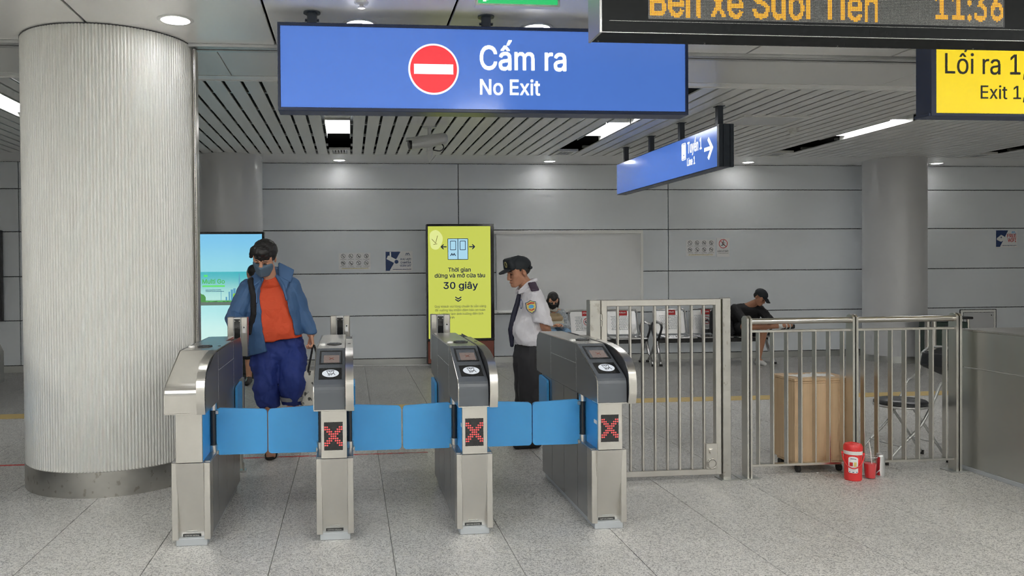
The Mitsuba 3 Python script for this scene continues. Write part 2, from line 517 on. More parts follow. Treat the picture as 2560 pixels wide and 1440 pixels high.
def troffer(x, y0, y1, label, rad=None, on_=True):
    """lamp set deep in a ceiling slot, white reflector cheeks"""
    k = thing('slot_light', label, 'ceiling light', 'lights in the slat ceiling slots')
    part(k, 'reflector', cat([box(x - 0.146, x - 0.138, y0 - 0.12, y1 + 0.12, CEIL, CEIL + 0.15), box(x + 0.138, x + 0.146, y0 - 0.12, y1 + 0.12, CEIL, CEIL + 0.15), box(x - 0.146, x + 0.146, y0 - 0.02, y0 - 0.005, CEIL + 0.04, CEIL + 0.15), box(x - 0.146, x + 0.146, y1 + 0.005, y1 + 0.02, CEIL + 0.04, CEIL + 0.15)]), 'off_white')
    part(k, 'diffuser', glow(box(x - 0.132, x + 0.132, y0, y1, CEIL + 0.045, CEIL + 0.06), (TROFFER, TROFFER, TROFFER)), None)


sc = [-3.31, -0.12, 3.07, 6.26, 9.45]
troffer(sc[1], 9.06, 9.93, 'square-looking white light in the slat ceiling above the security camera, left of it')
troffer(sc[2], 9.03, 9.95, 'white light strip in the slat ceiling just under the right end of the blue sign')
troffer(sc[2], 7.85, 8.75, 'white light strip partly hidden behind the lower right edge of the blue sign')
troffer(sc[3], 8.66, 9.79, 'long slanting light strip in the slat ceiling, the nearer to the grey column')
troffer(sc[3], 7.1, 8.07, 'long slanting light strip in the slat ceiling next to the yellow exit sign')
troffer(sc[0], 7.5, 8.78, 'white light strip in the slat ceiling at the far left edge, behind the big column')
for i, x in enumerate(sc):
    k = thing('air_grille', ['grey air grille in the slat ceiling left of the big column', 'small air grille at the back end of the ceiling slot left of the security camera', 'flat grey air grille at the back end of the slot left of the line sign', 'flat grey air grille at the back end of the slot right of the line sign', 'grey air grille in the slat ceiling at the right edge of the picture'][i], 'air grille', 'air grilles in the ceiling slots')
    part(k, 'frame', cat([bev(x - 0.145, x + 0.145, 11.0, 11.05, CEIL - 0.004, CEIL + 0.03), bev(x - 0.145, x + 0.145, 11.38, 11.44, CEIL - 0.004, CEIL + 0.03), bev(x - 0.145, x - 0.10, 11.0, 11.44, CEIL - 0.004, CEIL + 0.03), bev(x + 0.10, x + 0.145, 11.0, 11.44, CEIL - 0.004, CEIL + 0.03)]), 'off_white')
    for q in range(5):
        part(k, 'louvre', box(x - 0.092 + 0.04 * q, x - 0.067 + 0.04 * q, 11.05, 11.38, CEIL + 0.004, CEIL + 0.02), 'alloy')
k = thing('slot_cover', 'plain white cover plate in the ceiling slot just behind the blue sign', 'cover plate')
scene[k] = shape(bev(sc[1] - 0.14, sc[1] + 0.14, 8.15, 8.75, CEIL + 0.01, CEIL + 0.03), 'off_white')
k = thing('ceiling_hatch', 'flat grey rectangular hatch set in the slat ceiling right of the line sign', 'hatch')
part(k, 'frame', cat([bev(4.27, 5.04, 8.31, 8.345, CEIL - 0.012, CEIL + 0.01), bev(4.27, 5.04, 8.855, 8.89, CEIL - 0.012, CEIL + 0.01), bev(4.27, 4.305, 8.31, 8.89, CEIL - 0.012, CEIL + 0.01), bev(5.005, 5.04, 8.31, 8.89, CEIL - 0.012, CEIL + 0.01)]), 'off_white')
part(k, 'plate', box(4.3, 5.01, 8.34, 8.86, CEIL - 0.006, CEIL + 0.006), 'column_grey')
k = thing('smoke_detector', 'small white smoke detector on the slat ceiling right of the line sign', 'smoke detector')
part(k, 'base', lathe([(0, 0), (0.06, 0), (0.06, -0.02), (0.05, -0.024), (0, -0.024)], (5.289, 9.1, CEIL), 24), 'white_plastic', 30)
part(k, 'head', lathe([(0, -0.024), (0.042, -0.024), (0.045, -0.04), (0.03, -0.056), (0, -0.058)], (5.289, 9.1, CEIL), 24), 'off_white', 30)
k = thing('sprinkler_head', 'small white sprinkler head on the ceiling at the top edge left of the green sign', 'sprinkler')
part(k, 'rose', lathe([(0, 0), (0.045, 0), (0.04, -0.012), (0.02, -0.016), (0, -0.016)], (0.087, 4.93, CEIL), 24), 'white_plastic', 30)
part(k, 'deflector', cat([lathe([(0, -0.016), (0.012, -0.016), (0.012, -0.03), (0, -0.03)], (0.087, 4.93, CEIL), 16), lathe([(0, -0.03), (0.024, -0.03), (0.024, -0.036), (0, -0.036)], (0.087, 4.93, CEIL), 20)]), 'steel')
# added fill panels, unseen behind the viewpoint, brightening front ceiling and gate fronts
for x in (-5.4, -1.8, 1.8, 5.4, 9.0):
    for y in (1.6, -1.6, -4.8):
        k = thing('added_fill_light', 'flat square white fill light added over the hall behind the viewpoint', 'ceiling light', 'added fill lights behind the viewpoint')
        part(k, 'frame', bev(x - 0.62, x + 0.62, y - 0.32, y + 0.32, CEIL - 0.02, CEIL + 0.005), 'white_plastic')
        part(k, 'diffuser', glow(box(x - 0.6, x + 0.6, y - 0.3, y + 0.3, CEIL - 0.028, CEIL - 0.019), (FILL_PANEL, FILL_PANEL, FILL_PANEL * 0.97)), None)
# CCTV camera on a drop pole
k = thing('security_camera', 'grey bullet security camera hanging from the slat ceiling above the yellow kiosk', 'camera')
cx_, cy_ = 0.93, 9.2
part(k, 'mount_plate', cyl((cx_, cy_, CEIL - 0.012), (cx_, cy_, CEIL), 0.075, 24), 'cctv_grey', 30)
part(k, 'pole', cyl((cx_, cy_, 2.99), (cx_, cy_, CEIL), 0.022, 16), 'cctv_grey', 30)
bd = np.array([-0.40, -0.06, -0.075])
bd /= np.linalg.norm(bd)
a0 = np.array([1.085, cy_, 2.985])
a1 = a0 + bd * 0.40
part(k, 'housing', soft(chain((*a0, 0.062), (*a1, 0.068)) - mbox(0.3, 0.72, 8.9, 9.5, 2.6, 3.2), 0.02, 4), 'cctv_grey', 40)
part(k, 'sun_shield', to_tri((chain((*(a0 + [0, 0, 0.012]), 0.066), (*(a1 + bd * 0.02 + [0, 0, 0.012]), 0.074)) - chain((*a0, 0.062), (*a1, 0.068))) ^ mbox(0.655, 1.14, 8.9, 9.5, 2.955, 3.3)), 'cctv_grey', 40)
part(k, 'front_glass', cyl(a1 - bd * 0.02, a1 + bd * 0.012, 0.052, 24), 'black_gloss', 30)
part(k, 'bracket', cat([bev(0.90, 0.965, cy_ - 0.03, cy_ + 0.03, 2.83, 2.94), lathe([(0, 2.715), (0.012, 2.72), (0.032, 2.80), (0.045, 2.85), (0, 2.86)], (0.93, cy_, 0), 20)]), 'cctv_grey', 40)
part(k, 'cable', tube(smooth_path([(1.06, cy_ - 0.02, 2.95), (1.09, cy_ - 0.04, 2.89), (1.05, cy_ - 0.04, 2.85), (0.97, cy_ - 0.03, 2.86)]), 0.007, 6), 'gate_dark', True)

# ------------------------------------------------------------------ hanging signs
def lightbox(panel, rad):
    return glow(panel, rad, 'white_plastic')


def pole(k, x, y, z0, r=0.032):
    part(k, 'hanger', cat([cyl((x, y, z0), (x, y, CEIL), r, 20), cyl((x, y, CEIL - 0.008), (x, y, CEIL), r + 0.022, 20), cyl((x - r - 0.012, y, CEIL - 0.05), (x + r + 0.012, y, CEIL - 0.05), 0.009, 10)]), 'sign_hanger', 30)


BLUE = np.array(lin(90, 130, 212)) * 0.54
WHITE = (0.95, 0.95, 0.95)
k = thing('no_exit_sign', 'long blue hanging sign reading Cấm ra, No Exit, with a red no-entry disc', 'sign')
y0 = 5.07
part(k, 'frame', cat([bev(-0.435, 2.224, y0, y0 + 0.15, 3.024, 3.044), bev(-0.435, 2.224, y0, y0 + 0.15, 2.492, 2.515), bev(-0.435, -0.418, y0, y0 + 0.15, 2.495, 3.044), bev(2.206, 2.224, y0, y0 + 0.15, 2.495, 3.044), box(-0.42, 2.21, y0 + 0.13, y0 + 0.145, 2.5, 3.03)]), 'navy_frame', label='dark navy frame')
scene_blue = 'sign_blue'
mat('sign_blue', lin(62, 104, 190), 0.16, spec=0.6)
part(k, 'panel', {**shape(box(-0.42, 2.21, y0 + 0.012, y0 + 0.03, 2.512, 3.027), 'sign_blue'), 'emitter': {'type': 'area', 'radiance': {'type': 'rgb', 'value': list(BLUE)}}}, None, label='glowing blue face')
disc = flat(sg.Point(0, 0).buffer(0.150, quad_segs=24), 0.003)
part(k, 'red_disc', {**shape(on(disc, FRONT, 0.544, y0 + 0.012, 2.767), 'ink_red'), 'emitter': {'type': 'area', 'radiance': {'type': 'rgb', 'value': lin(212, 54, 62)}}}, None, label='red no-entry disc')
part(k, 'white_mark', glow(cat([on(flat(sg.Point(0, 0).buffer(0.162, quad_segs=24).difference(sg.Point(0, 0).buffer(0.150, quad_segs=24)), 0.003), FRONT, 0.544, y0 + 0.012, 2.767), on(flat(rrect(-0.126, 0.126, -0.032, 0.032), 0.0045), FRONT, 0.544, y0 + 0.012, 2.767)]), WHITE), None, label='white bar and rim')
part(k, 'lettering', glow(cat([on(text('Cấm ra', 0.147, 0.568, 0.003, True), FRONT, 0.841, y0 + 0.012, 2.773), on(text('No Exit', 0.095, 0.393, 0.003, True), FRONT, 0.841, y0 + 0.012, 2.612)]), WHITE), None, label='white lettering')
for x in (-0.223, 0.895):
    pole(k, x, y0 + 0.075, 3.04)
# the yellow exit sign, cut by the right edge
k = thing('exit_sign', 'yellow hanging sign reading Lối ra 1, Exit 1, at the right edge', 'sign')
y1 = 5.26
part(k, 'frame', cat([bev(4.06, 6.3, y1, y1 + 0.15, 3.075, 3.10), bev(4.06, 6.3, y1, y1 + 0.15, 2.543, 2.565), bev(4.075, 4.117, y1 - 0.004, y1 + 0.15, 2.543, 3.10), bev(6.28, 6.3, y1, y1 + 0.15, 2.545, 3.1), box(4.08, 6.29, y1 + 0.13, y1 + 0.145, 2.55, 3.09)]), 'navy_frame', label='navy frame')
mat('sign_yellow', lin(245, 215, 50), 0.3)
part(k, 'panel', {**shape(box(4.116, 6.285, y1 + 0.012, y1 + 0.03, 2.563, 3.08), 'sign_yellow'), 'emitter': {'type': 'area', 'radiance': {'type': 'rgb', 'value': [0.52, 0.39, 0.006]}}}, None, label='glowing yellow face')
part(k, 'lettering', cat([on(text('Lối ra 1, 2', 0.142, 0.775, 0.003), FRONT, 4.193, y1 + 0.012, 2.845), on(text('Exit 1, 2', 0.093, 0.455, 0.003), FRONT, 4.464, y1 + 0.012, 2.671)]), 'ink', label='dark lettering')
for x in (4.4, 5.9):
    part(k, 'hanger', cyl((x, y1 + 0.075, 3.09), (x, y1 + 0.075, CEIL), 0.032, 20), 'sign_hanger', 30)
# LED destination board, nearest of all, cut by the top and right edges
k = thing('departure_board', 'black board reading Bến xe Suối Tiên 11:36 in amber, top right', 'display board')
yb = 3.8
bz0, bz1, bx0, bx1 = 2.641, 3.10, 1.218, 4.2
part(k, 'housing', bev(bx0 + 0.012, bx1, yb, yb + 0.178, bz0, bz1, 0.003), 'board_black')
part(k, 'end_cap', bev(bx0, bx0 + 0.014, yb - 0.003, yb + 0.181, bz0 - 0.003, bz1, 0.002), 'alloy', label='silver end cap')
part(k, 'edge_trim', box(bx0 + 0.01, bx1, yb - 0.003, yb + 0.002, bz0 - 0.001, bz0 + 0.002), 'alloy')
part(k, 'edge_trim', box(bx0 + 0.05, bx1, yb - 0.003, yb + 0.002, bz0 + 0.056, bz0 + 0.0575), 'alloy')
for x in (1.26, 1.82, 2.54, 3.3):
    part(k, 'bolt', cyl((x, yb + 0.15, bz0 - 0.003), (x, yb + 0.15, bz0 + 0.004), 0.0035, 8), 'steel')
ax0, ax1, az0, dp = 1.464, 3.346, 2.712, 0.0076
part(k, 'led_window', box(ax0, ax1 + 0.003, yb - 0.001, yb + 0.004, az0 - 0.003, az0 + 0.34), 'gate_dark')


def lit(mesh_text, x, z):
    tri = mesh_text.triangles[np.abs(mesh_text.face_normals[:, 2]) > 0.9][:, :, :2]
    u = unary_union([sg.Polygon(t) for t in tri if sg.Polygon(t).area > 1e-9])
    return affinity.translate(u, x, z)


words = unary_union([lit(text('Bến xe Suối Tiên', 0.150, 1.19, 0.002, True), 1.470, 2.728).buffer(0.0), lit(text('11:36', 0.138, 0.375, 0.002, True), 2.968, 2.744)])
from shapely.prepared import prep
pw = prep(words)
nx_, nz_ = int((ax1 - ax0) / dp), 32
on_v, off_v = [], []
for i in range(nx_):
    for j in range(nz_):
        x, z = ax0 + (i + 0.5) * dp, az0 + (j + 0.5) * dp
        (on_v if pw.contains(sg.Point(x, z)) else off_v).append((x, z))


def studs(pts, y, r, h):
    """small four-sided studs facing -Y"""
    p = np.array(pts)
    a = np.arange(6) * np.pi / 3
    q = np.vstack([np.stack([r * np.cos(a), 0 * a, r * np.sin(a)], 1), [[0, -h, 0]]])
    v = (np.stack([p[:, 0], np.full(len(p), y), p[:, 1]], 1)[:, None] + q[None]).reshape(-1, 3)
    f = np.array([[i, (i + 1) % 6, 6] for i in range(6)])
    return trimesh.Trimesh(v, (np.arange(len(p))[:, None, None] * 7 + f[None]).reshape(-1, 3), process=False)


mat('led_off', (0.34, 0.35, 0.33), 0.4)
part(k, 'unlit_diodes', studs(off_v, yb - 0.001, 0.0030, 0.002), 'led_off', kind='stuff', label='pale unlit diode dots')
part(k, 'lit_diodes', glow(studs(on_v, yb - 0.001, 0.0037, 0.003), (1.7, 0.60, 0.03)), None, kind='stuff', label='amber lit diode dots')
for x in (1.7, 3.6):
    part(k, 'hanger', cyl((x, yb + 0.09, bz1), (x, yb + 0.09, CEIL), 0.03, 16), 'sign_hanger', 30)
# green emergency sign at the top edge
k = thing('emergency_sign', 'green emergency exit sign with white rim cut by the top edge of the picture', 'sign')
ye = 4.6
part(k, 'frame', bev(0.739, 1.24, ye, ye + 0.05, 3.022, 3.115), 'white_plastic')
part(k, 'panel', glow(box(0.755, 1.224, ye - 0.004, ye + 0.002, 3.034, 3.11), lin(40, 190, 105)), None, label='green face')
part(k, 'pictogram', glow(cat([on(flat(rrect(0, 0.02, 0, 0.012), 0.002), FRONT, 0.782, ye - 0.004, 3.042), on(flat(rrect(0, 0.018, 0, 0.05), 0.002), FRONT, 0.796, ye - 0.004, 3.05)]), (0.8, 0.9, 0.8)), None, label='white pictogram')
for x in (0.85, 1.11):
    part(k, 'hanger', box(x, x + 0.02, ye + 0.015, ye + 0.035, 3.11, CEIL), 'steel')
# the line sign, seen edge-on to the right
k = thing('line_sign', 'blue hanging sign with a white arrow reading Tuyến 1, Line 1, seen slantwise', 'sign')
lx, z0, z1_, ya, yz = 3.70, 2.495, 2.922, 7.72, 10.82
part(k, 'body', cat([bev(lx + 0.008, lx + 0.14, ya + 0.02, yz, z0, z1_, 0.004)]), 'navy_frame')
part(k, 'end_cap', cat([bev(lx - 0.006, lx + 0.036, ya - 0.02, ya + 0.03, z0 - 0.002, z1_ + 0.004, 0.004), bev(lx + 0.040, lx + 0.108, ya - 0.02, ya + 0.03, z0 - 0.002, z1_ + 0.004, 0.004), bev(lx + 0.112, lx + 0.15, ya - 0.02, ya + 0.03, z0 - 0.002, z1_ + 0.004, 0.004)]), 'sign_hanger', label='glossy dark end cap')
part(k, 'panel', {**shape(box(lx, lx + 0.01, ya + 0.04, yz - 0.02, z0 + 0.012, z1_ - 0.012), 'sign_blue'), 'emitter': {'type': 'area', 'radiance': {'type': 'rgb', 'value': list(BLUE * 0.75)}}}, None, label='glowing blue face')
arrow = unary_union([rrect(-0.105, 0.06, -0.02, 0.02), sg.LineString([(-0.012, 0.105), (0.075, 0), (-0.012, -0.105)]).buffer(0.021, cap_style='flat', join_style='mitre')])
logo = rrect(-0.055, 0.055, -0.095, 0.095, 0.02).difference(unary_union([rrect(-0.018, -0.010, -0.045, 0.03), rrect(-0.018, 0.012, -0.045, -0.036), rrect(0.012, 0.02, -0.045, 0.03)])).difference(rrect(-0.045, 0.045, -0.085, 0.085, 0.014).difference(rrect(-0.039, 0.039, -0.079, 0.079, 0.012)))
part(k, 'lettering', glow(cat([on(text('Tuyến 1', 0.118, 0.355, 0.003, True), LEFT, lx, 8.465, 2.735), on(text('Line 1', 0.080, 0.20, 0.003, True), LEFT, lx, 8.475, 2.600), on(flat(arrow, 0.003), LEFT, lx, 7.945, 2.712), on(flat(logo, 0.003), LEFT, lx, 8.565, 2.768)]), WHITE), None, label='white lettering and arrow')
for y in (7.86, 8.80, 9.71, 10.63):
    part(k, 'hanger', cat([box(lx + 0.045, lx + 0.10, y - 0.03, y + 0.03, z1_, CEIL), box(lx + 0.03, lx + 0.115, y - 0.045, y + 0.045, CEIL - 0.006, CEIL)]), 'sign_hanger')
# far sign, a corner of which shows past the no-exit sign
k = thing('far_sign', 'corner of a dark blue hanging sign just behind the right end of the no-exit sign', 'sign')
part(k, 'panel', bev(1.9, 3.02, 6.99, 7.0, 2.93, 3.06), 'navy_frame')
part(k, 'arrow', on(flat(unary_union([rrect(0, 0.05, 0, 0.01), rrect(0.04, 0.05, -0.02, 0.01)]), 0.002), FRONT, 2.9, 6.99, 2.97), 'white_plastic')
for x in (2.1, 2.8):
    part(k, 'hanger', box(x, x + 0.02, 6.985, 7.005, 3.05, CEIL), 'sign_hanger')

# ------------------------------------------------------------------ ticket gates
SL0, SLU, SLN = np.array([0, 4.312, 0.885]), np.array([0, 0.932, 0.363]), np.array([0, -0.363, 0.932])
SLOPE = np.eye(4)
SLOPE[:3, 1], SLOPE[:3, 2] = SLU, SLN


def slope(m, x, v, n=0.0):
    return on(m, SLOPE, *(SL0 + np.array([x, 0, 0]) + v * SLU + n * SLN))


hood_poly = poly([(4.63, 0.745), (4.302, 0.745), (4.302, 0.838), (4.3035, 0.853), (4.3085, 0.868), (4.318, 0.880), (4.332, 0.889), (4.348, 0.8985), (4.70, 1.036), (5.667, 1.032), (5.725, 1.005), (5.752, 0.955), (5.752, 0.765), (5.735, 0.748), (5.63, 0.745)])
rail_path = [(4.292, 0.742), (4.276, 0.80), (4.276, 0.862), (4.290, 0.917), (4.330, 0.962), (4.400, 0.997), (4.50, 1.021), (4.63, 1.035), (4.75, 1.040), (5.25, 1.040)]
rail_poly = poly(rail_path + [(5.25, 0.745)])
rail_strip = sg.LineString(smooth_path(rail_path, 5)).buffer(0.0035, cap_style='flat')
edge_path = [(-0.106, 4.302, 0.748), (-0.106, 4.302, 0.845), (-0.106, 4.310, 0.870), (-0.106, 4.332, 0.890), (-0.106, 4.70, 1.038), (-0.106, 5.66, 1.035)]
led_pts = [(0.0112 * i, 0.0125 * j) for i in range(-4, 5) for j in range(-4, 5) if abs(abs(i) - abs(j)) <= 1]
arc = lambda pts, w: sg.LineString(pts).buffer(w, cap_style='round')
card = unary_union([arc([(-0.018, 0.012), (-0.010, -0.006), (0.012, -0.006), (0.016, 0.013), (-0.018, 0.012)], 0.0011), arc([(-0.008, 0.010), (0.0, 0.004), (0.009, 0.010)], 0.001), arc([(-0.008, -0.005), (-0.010, -0.014)], 0.0012), arc([(-0.001, -0.005), (-0.005, -0.016)], 0.0012), arc([(0.008, -0.004), (0.004, -0.013)], 0.0012), arc([(0.014, 0.0), (0.022, -0.012)], 0.0012)])
ellipse = affinity.scale(sg.Point(0, 0).buffer(1.0, quad_segs=12), 0.046, 0.042)
flap_r = poly([(0.098, 0.438), (0.385, 0.438), (0.385, 0.694), (0.098, 0.708)], 0.022)
flap_r = unary_union([flap_r, rrect(0.098, 0.2, 0.445, 0.70)])
fold = poly([(5.39, 0.43), (5.62, 0.43), (5.62, 0.735), (5.39, 0.722)], 0.02)
FIN = {}


def once(key, fn):
    if key not in FIN:
        FIN[key] = fn()
    return FIN[key]


def gate(cx, label, reader, left, right, name_plate=True):
    k = thing('ticket_gate', label, 'ticket gate', 'row of ticket gates')
    t = T().translate([cx, 0, 0])

    def p(name, key, mesh_fn, m, smooth=False, label=None, emit=None):
        d = once((key, m), lambda: glow(mesh_fn(), emit) if emit else shape(mesh_fn(), m, smooth))
        return part(k, name, {**d, 'to_world': t}, None, label=label)

    p('plinth', 'plinth', lambda: bev(-0.084, 0.083, 4.44, 5.60, 0, 0.042), 'gate_base')
    p('body', 'body', lambda: cat([box(-0.098, 0.098, 4.50, 5.606, 0.042, 0.452), box(-0.098, 0.098, 4.722, 5.606, 0.44, 0.746)]), 'gate_dark')
    for s in (-1, 1):
        xs = sorted((s * 0.098, s * 0.102))
        for i, (a, b, c, d) in enumerate(((4.52, 4.716, 0.045, 0.452), (4.722, 5.022, 0.045, 0.742), (5.026, 5.328, 0.045, 0.742), (5.333, 5.606, 0.045, 0.742))):
            p('side_panel', f'sp{s}{i}', lambda: bev(*xs, a, b, c, d, 0.0015), 'gate_side')
        xs = sorted((s * 0.069, s * 0.1025))
        p('front_flange', f'ff{s}', lambda: bev(*xs, 4.43, 4.52, 0.036, 0.456, 0.002), 'steel')
        p('ledge', f'le{s}', lambda: bev(*sorted((s * 0.062, s * 0.102)), 4.45, 4.722, 0.452, 0.462, 0.002), 'gate_side')
    p('core', 'core', lambda: box(-0.066, 0.066, 4.42, 4.74, 0.45, 0.75), 'core_blue', label='blue inner core')
    p('core_sticker', 'cst', lambda: box(-0.0672, -0.0655, 4.43, 4.50, 0.600, 0.622), 'paper')
    p('front_panel', 'fp', lambda: bev(-0.073, 0.069, 4.402, 4.422, 0.462, 0.745, 0.002), 'steel')
    p('kick_panel', 'kp', lambda: prism(poly([(4.402, 0.460), (4.478, 0.032), (4.50, 0.032), (4.44, 0.460)]), 'x', -0.074, 0.070), 'steel')
    p('vent_slot', 'vs', lambda: bev(-0.032, 0.028, 4.466, 4.48, 0.068, 0.074, 0.001), 'steel_dull')
    p('name_plate', 'np', lambda: box(-0.052, 0.044, 4.470, 4.49, 0.041, 0.056), 'black_plastic')
    p('name_lettering', 'nl', lambda: cat([on(text('NIPPON SIGNAL', 0.006, 0.080, 0.001, True), FRONT, -0.044, 4.470, 0.0455)]), 'steel_polished')
    hood = 'gate_grey' if reader else 'steel'
    p('hood', 'hood' + hood, lambda: prism(hood_poly, 'x', -0.105, 0.060), hood)
    for s, x in ((-1, -0.1065), (1, 0.1045)):
        p('hood_side', f'hs{s}', lambda: prism(hood_poly if s < 0 else poly([(4.4, 0.745), (5.752, 0.745), (5.752, 0.955), (5.667, 1.032), (5.25, 1.035), (4.6, 1.03), (4.34, 0.95), (4.30, 0.85), (4.305, 0.745)]), 'x', x, x + 0.002), 'gate_side')
        p('side_seam', f'ss{s}', lambda: cat([box(x - 0.0006, x + 0.0026, 4.72, 4.724, 0.747, 1.028), box(x - 0.0006, x + 0.0026, 5.328, 5.332, 0.747, 1.03), box(x - 0.0006, x + 0.0026, 4.722, 5.33, 0.918, 0.922)]), 'alloy')
    p('hood_back', 'hb', lambda: box(0.055, 0.104, 5.2, 5.70, 0.745, 1.02), 'gate_dark')
    p('hood_lip', 'hl', lambda: bev(-0.107, 0.062, 4.299, 4.40, 0.7415, 0.7475, 0.001), 'steel_polished')
    p('rail', 'rail', lambda: prism(rail_poly, 'x', 0.066, 0.1035), 'gate_dark')
    p('rail_cap', 'rc', lambda: prism(rail_strip, 'x', 0.063, 0.107), 'steel', label='curved bright steel rail cap')
    p('edge_trim', 'et', lambda: tube(edge_path, 0.003, 6), 'steel_polished')
    p('top_plate', 'tp', lambda: bev(-0.101, 0.061, 4.712, 5.66, 1.030, 1.0385, 0.002), 'steel', label='steel top plate')
    p('ticket_slot', 'ts', lambda: cat([moved(flat(affinity.scale(sg.Point(0, 0).buffer(1, quad_segs=2), 0.045, 0.06), 0.006), -0.005, 4.93, 1.0385)]), 'black_plastic', label='black lozenge ticket slot')
    p('slot_lip', 'tsl', lambda: bev(-0.034, 0.022, 4.925, 4.94, 1.0445, 1.049, 0.002), 'gate_grey')
    p('button', 'bt', lambda: lathe([(0, 0), (0.020, 0), (0.019, 0.007), (0.010, 0.011), (0, 0.0115)], (-0.076, 4.90, 1.0385), 24), 'white_plastic', 30, label='round white button')
    p('lock', 'lk', lambda: cyl((0.085, 4.90, 1.042), (0.085, 4.90, 1.046), 0.009, 16), 'gate_dark', 30)
    if reader:
        p('screen_bezel', 'sb', lambda: slope(flat(rrect(-0.064, 0.064, -0.080, 0.080).difference(rrect(-0.055, 0.055, -0.07, 0.07)), 0.004), -0.019, 0.303), 'black_plastic')
        p('screen', 'sc', lambda: slope(flat(rrect(-0.055, 0.055, -0.07, 0.07), 0.0015), -0.019, 0.303), 'gate_grey')
        p('screen_image', 'si', lambda: slope(flat(rrect(-0.040, 0.048, -0.066, 0.024), 0.0025), -0.019, 0.303), 'x', emit=lin(112, 98, 92), label='dim brown display image')
        p('screen_cross', 'sx', lambda: slope(flat(unary_union([arc([(-0.012, -0.012), (0.012, 0.012)], 0.0015), arc([(-0.012, 0.012), (0.012, -0.012)], 0.0015)]), 0.0008), -0.015, 0.285, 0.0028), 'red_brown')
        p('card_pad', 'cp', lambda: slope(flat(rrect(-0.062, 0.062, -0.062, 0.062), 0.002), -0.019, 0.112), 'black_gloss')
        p('card_disc', 'cd', lambda: slope(flat(ellipse, 0.003), -0.018, 0.112), 'x', emit=(0.62, 0.66, 0.70), label='white card reader disc')
        p('card_symbol', 'cs', lambda: slope(flat(affinity.scale(card, 1.15, 2.0), 0.0008), -0.018, 0.114, 0.0032), 'ink')
        p('led_window', 'lw', lambda: box(-0.056, 0.046, 4.3995, 4.405, 0.508, 0.662), 'black_gloss')
        d = once('led', lambda: glow(moved(studs(led_pts, 4.3995, 0.0050, 0.004), -0.005, 0, 0.585), (1.05, 0.10, 0.10)))
        part(k, 'led_cross', {**d, 'to_world': t}, None, label='red LED cross')
    else:
        p('hood_fold', 'hf', lambda: bev(-0.106, 0.062, 4.298, 4.304, 0.846, 0.852, 0.001), 'steel_dull')
    for s in (-1, 1):
        if (s < 0 and not left) or (s > 0 and not right):
            continue
        xs = s * 0.084
        p('hinge_pole', f'hp{s}', lambda: cyl((xs, 4.665, 0.49), (xs, 4.665, 0.715), 0.0135, 16), 'black_plastic', 30, label='black hinge pole')
        p('hinge_collar', f'hc{s}', lambda: cyl((xs, 4.665, 0.462), (xs, 4.665, 0.500), 0.022, 20), 'steel', 30)
        p('hinge_collar', f'hd{s}', lambda: cyl((xs, 4.665, 0.700), (xs, 4.665, 0.745), 0.022, 20, 0.026), 'steel', 30)
        p('flap', f'fl{s}', lambda: prism(flap_r if s > 0 else affinity.scale(flap_r, -1, 1, origin=(0, 0)), 'y', 4.680, 4.702), 'flap_blue', label='bright blue flap door')
        for z in (0.455, 0.685):
            p('flap_bracket', f'fb{s}{z}', lambda: bev(*sorted((s * 0.088, s * 0.112)), 4.668, 4.684, z - 0.011, z + 0.011, 0.002), 'steel')
        p('rear_flap', f'rf{s}', lambda: prism(fold, 'x', *sorted((s * 0.106, s * 0.122))), 'flap_blue', label='blue rear flap folded back')
    return k


GATES = [-0.868, -0.092, 0.688, 1.464]
gate(GATES[0], 'plain steel end gate without a display, beside the big ribbed column', False, False, True)
gate(GATES[1], 'ticket gate with red cross, second from the left, in front of the white tote bag', True, True, True)
gate(GATES[2], 'ticket gate with red cross, third from the left, in front of the yellow kiosk', True, True, True)
gate(GATES[3], 'ticket gate with red cross, rightmost of the row, beside the barred swing gate', True, True, False)


def reader_post(x0, label):
    k = thing('reader_post', label, 'card reader', 'reader posts behind the gates')
    y = 6.05
    part(k, 'side_plate', bev(x0, x0 + 0.046, y - 0.004, y + 0.07, 0.80, 1.15, 0.004), 'steel')
    part(k, 'side_plate', bev(x0 + 0.098, x0 + 0.146, y - 0.004, y + 0.07, 0.857, 1.148, 0.004), 'steel')
    part(k, 'window_frame', bev(x0 + 0.044, x0 + 0.100, y - 0.010, y + 0.06, 0.69, 1.146, 0.003), 'alloy')
    part(k, 'window', box(x0 + 0.050, x0 + 0.094, y - 0.012, y, 0.70, 1.135), 'black_gloss', label='dark glossy window')
    for dx, z in ((0.056, 1.12), (0.088, 1.12)):
        part(k, 'screw', cyl((x0 + dx, y - 0.014, z), (x0 + dx, y - 0.010, z), 0.0035, 10), 'steel_polished')
    part(k, 'sticker_or_reflection', box(x0 + 0.110, x0 + 0.132, y - 0.0055, y - 0.003, 1.03, 1.08), 'paper')
    part(k, 'sticker_print', box(x0 + 0.116, x0 + 0.126, y - 0.0065, y - 0.005, 1.066, 1.077), 'ink')
    part(k, 'lower_bracket', bev(x0 + 0.062, x0 + 0.118, y - 0.02, y + 0.02, 0.46, 0.70, 0.003), 'steel_dull')
    part(k, 'pole', cyl((x0 + 0.09, y, 0.02), (x0 + 0.09, y, 0.75), 0.014, 16), 'steel', 30)
    part(k, 'foot', bev(x0 + 0.055, x0 + 0.125, y - 0.03, y + 0.05, 0, 0.012, 0.002), 'steel_dull')
    part(k, 'foot_bolt', cyl((x0 + 0.108, y - 0.012, 0.01), (x0 + 0.108, y - 0.012, 0.07), 0.007, 10), 'steel_polished', 30)


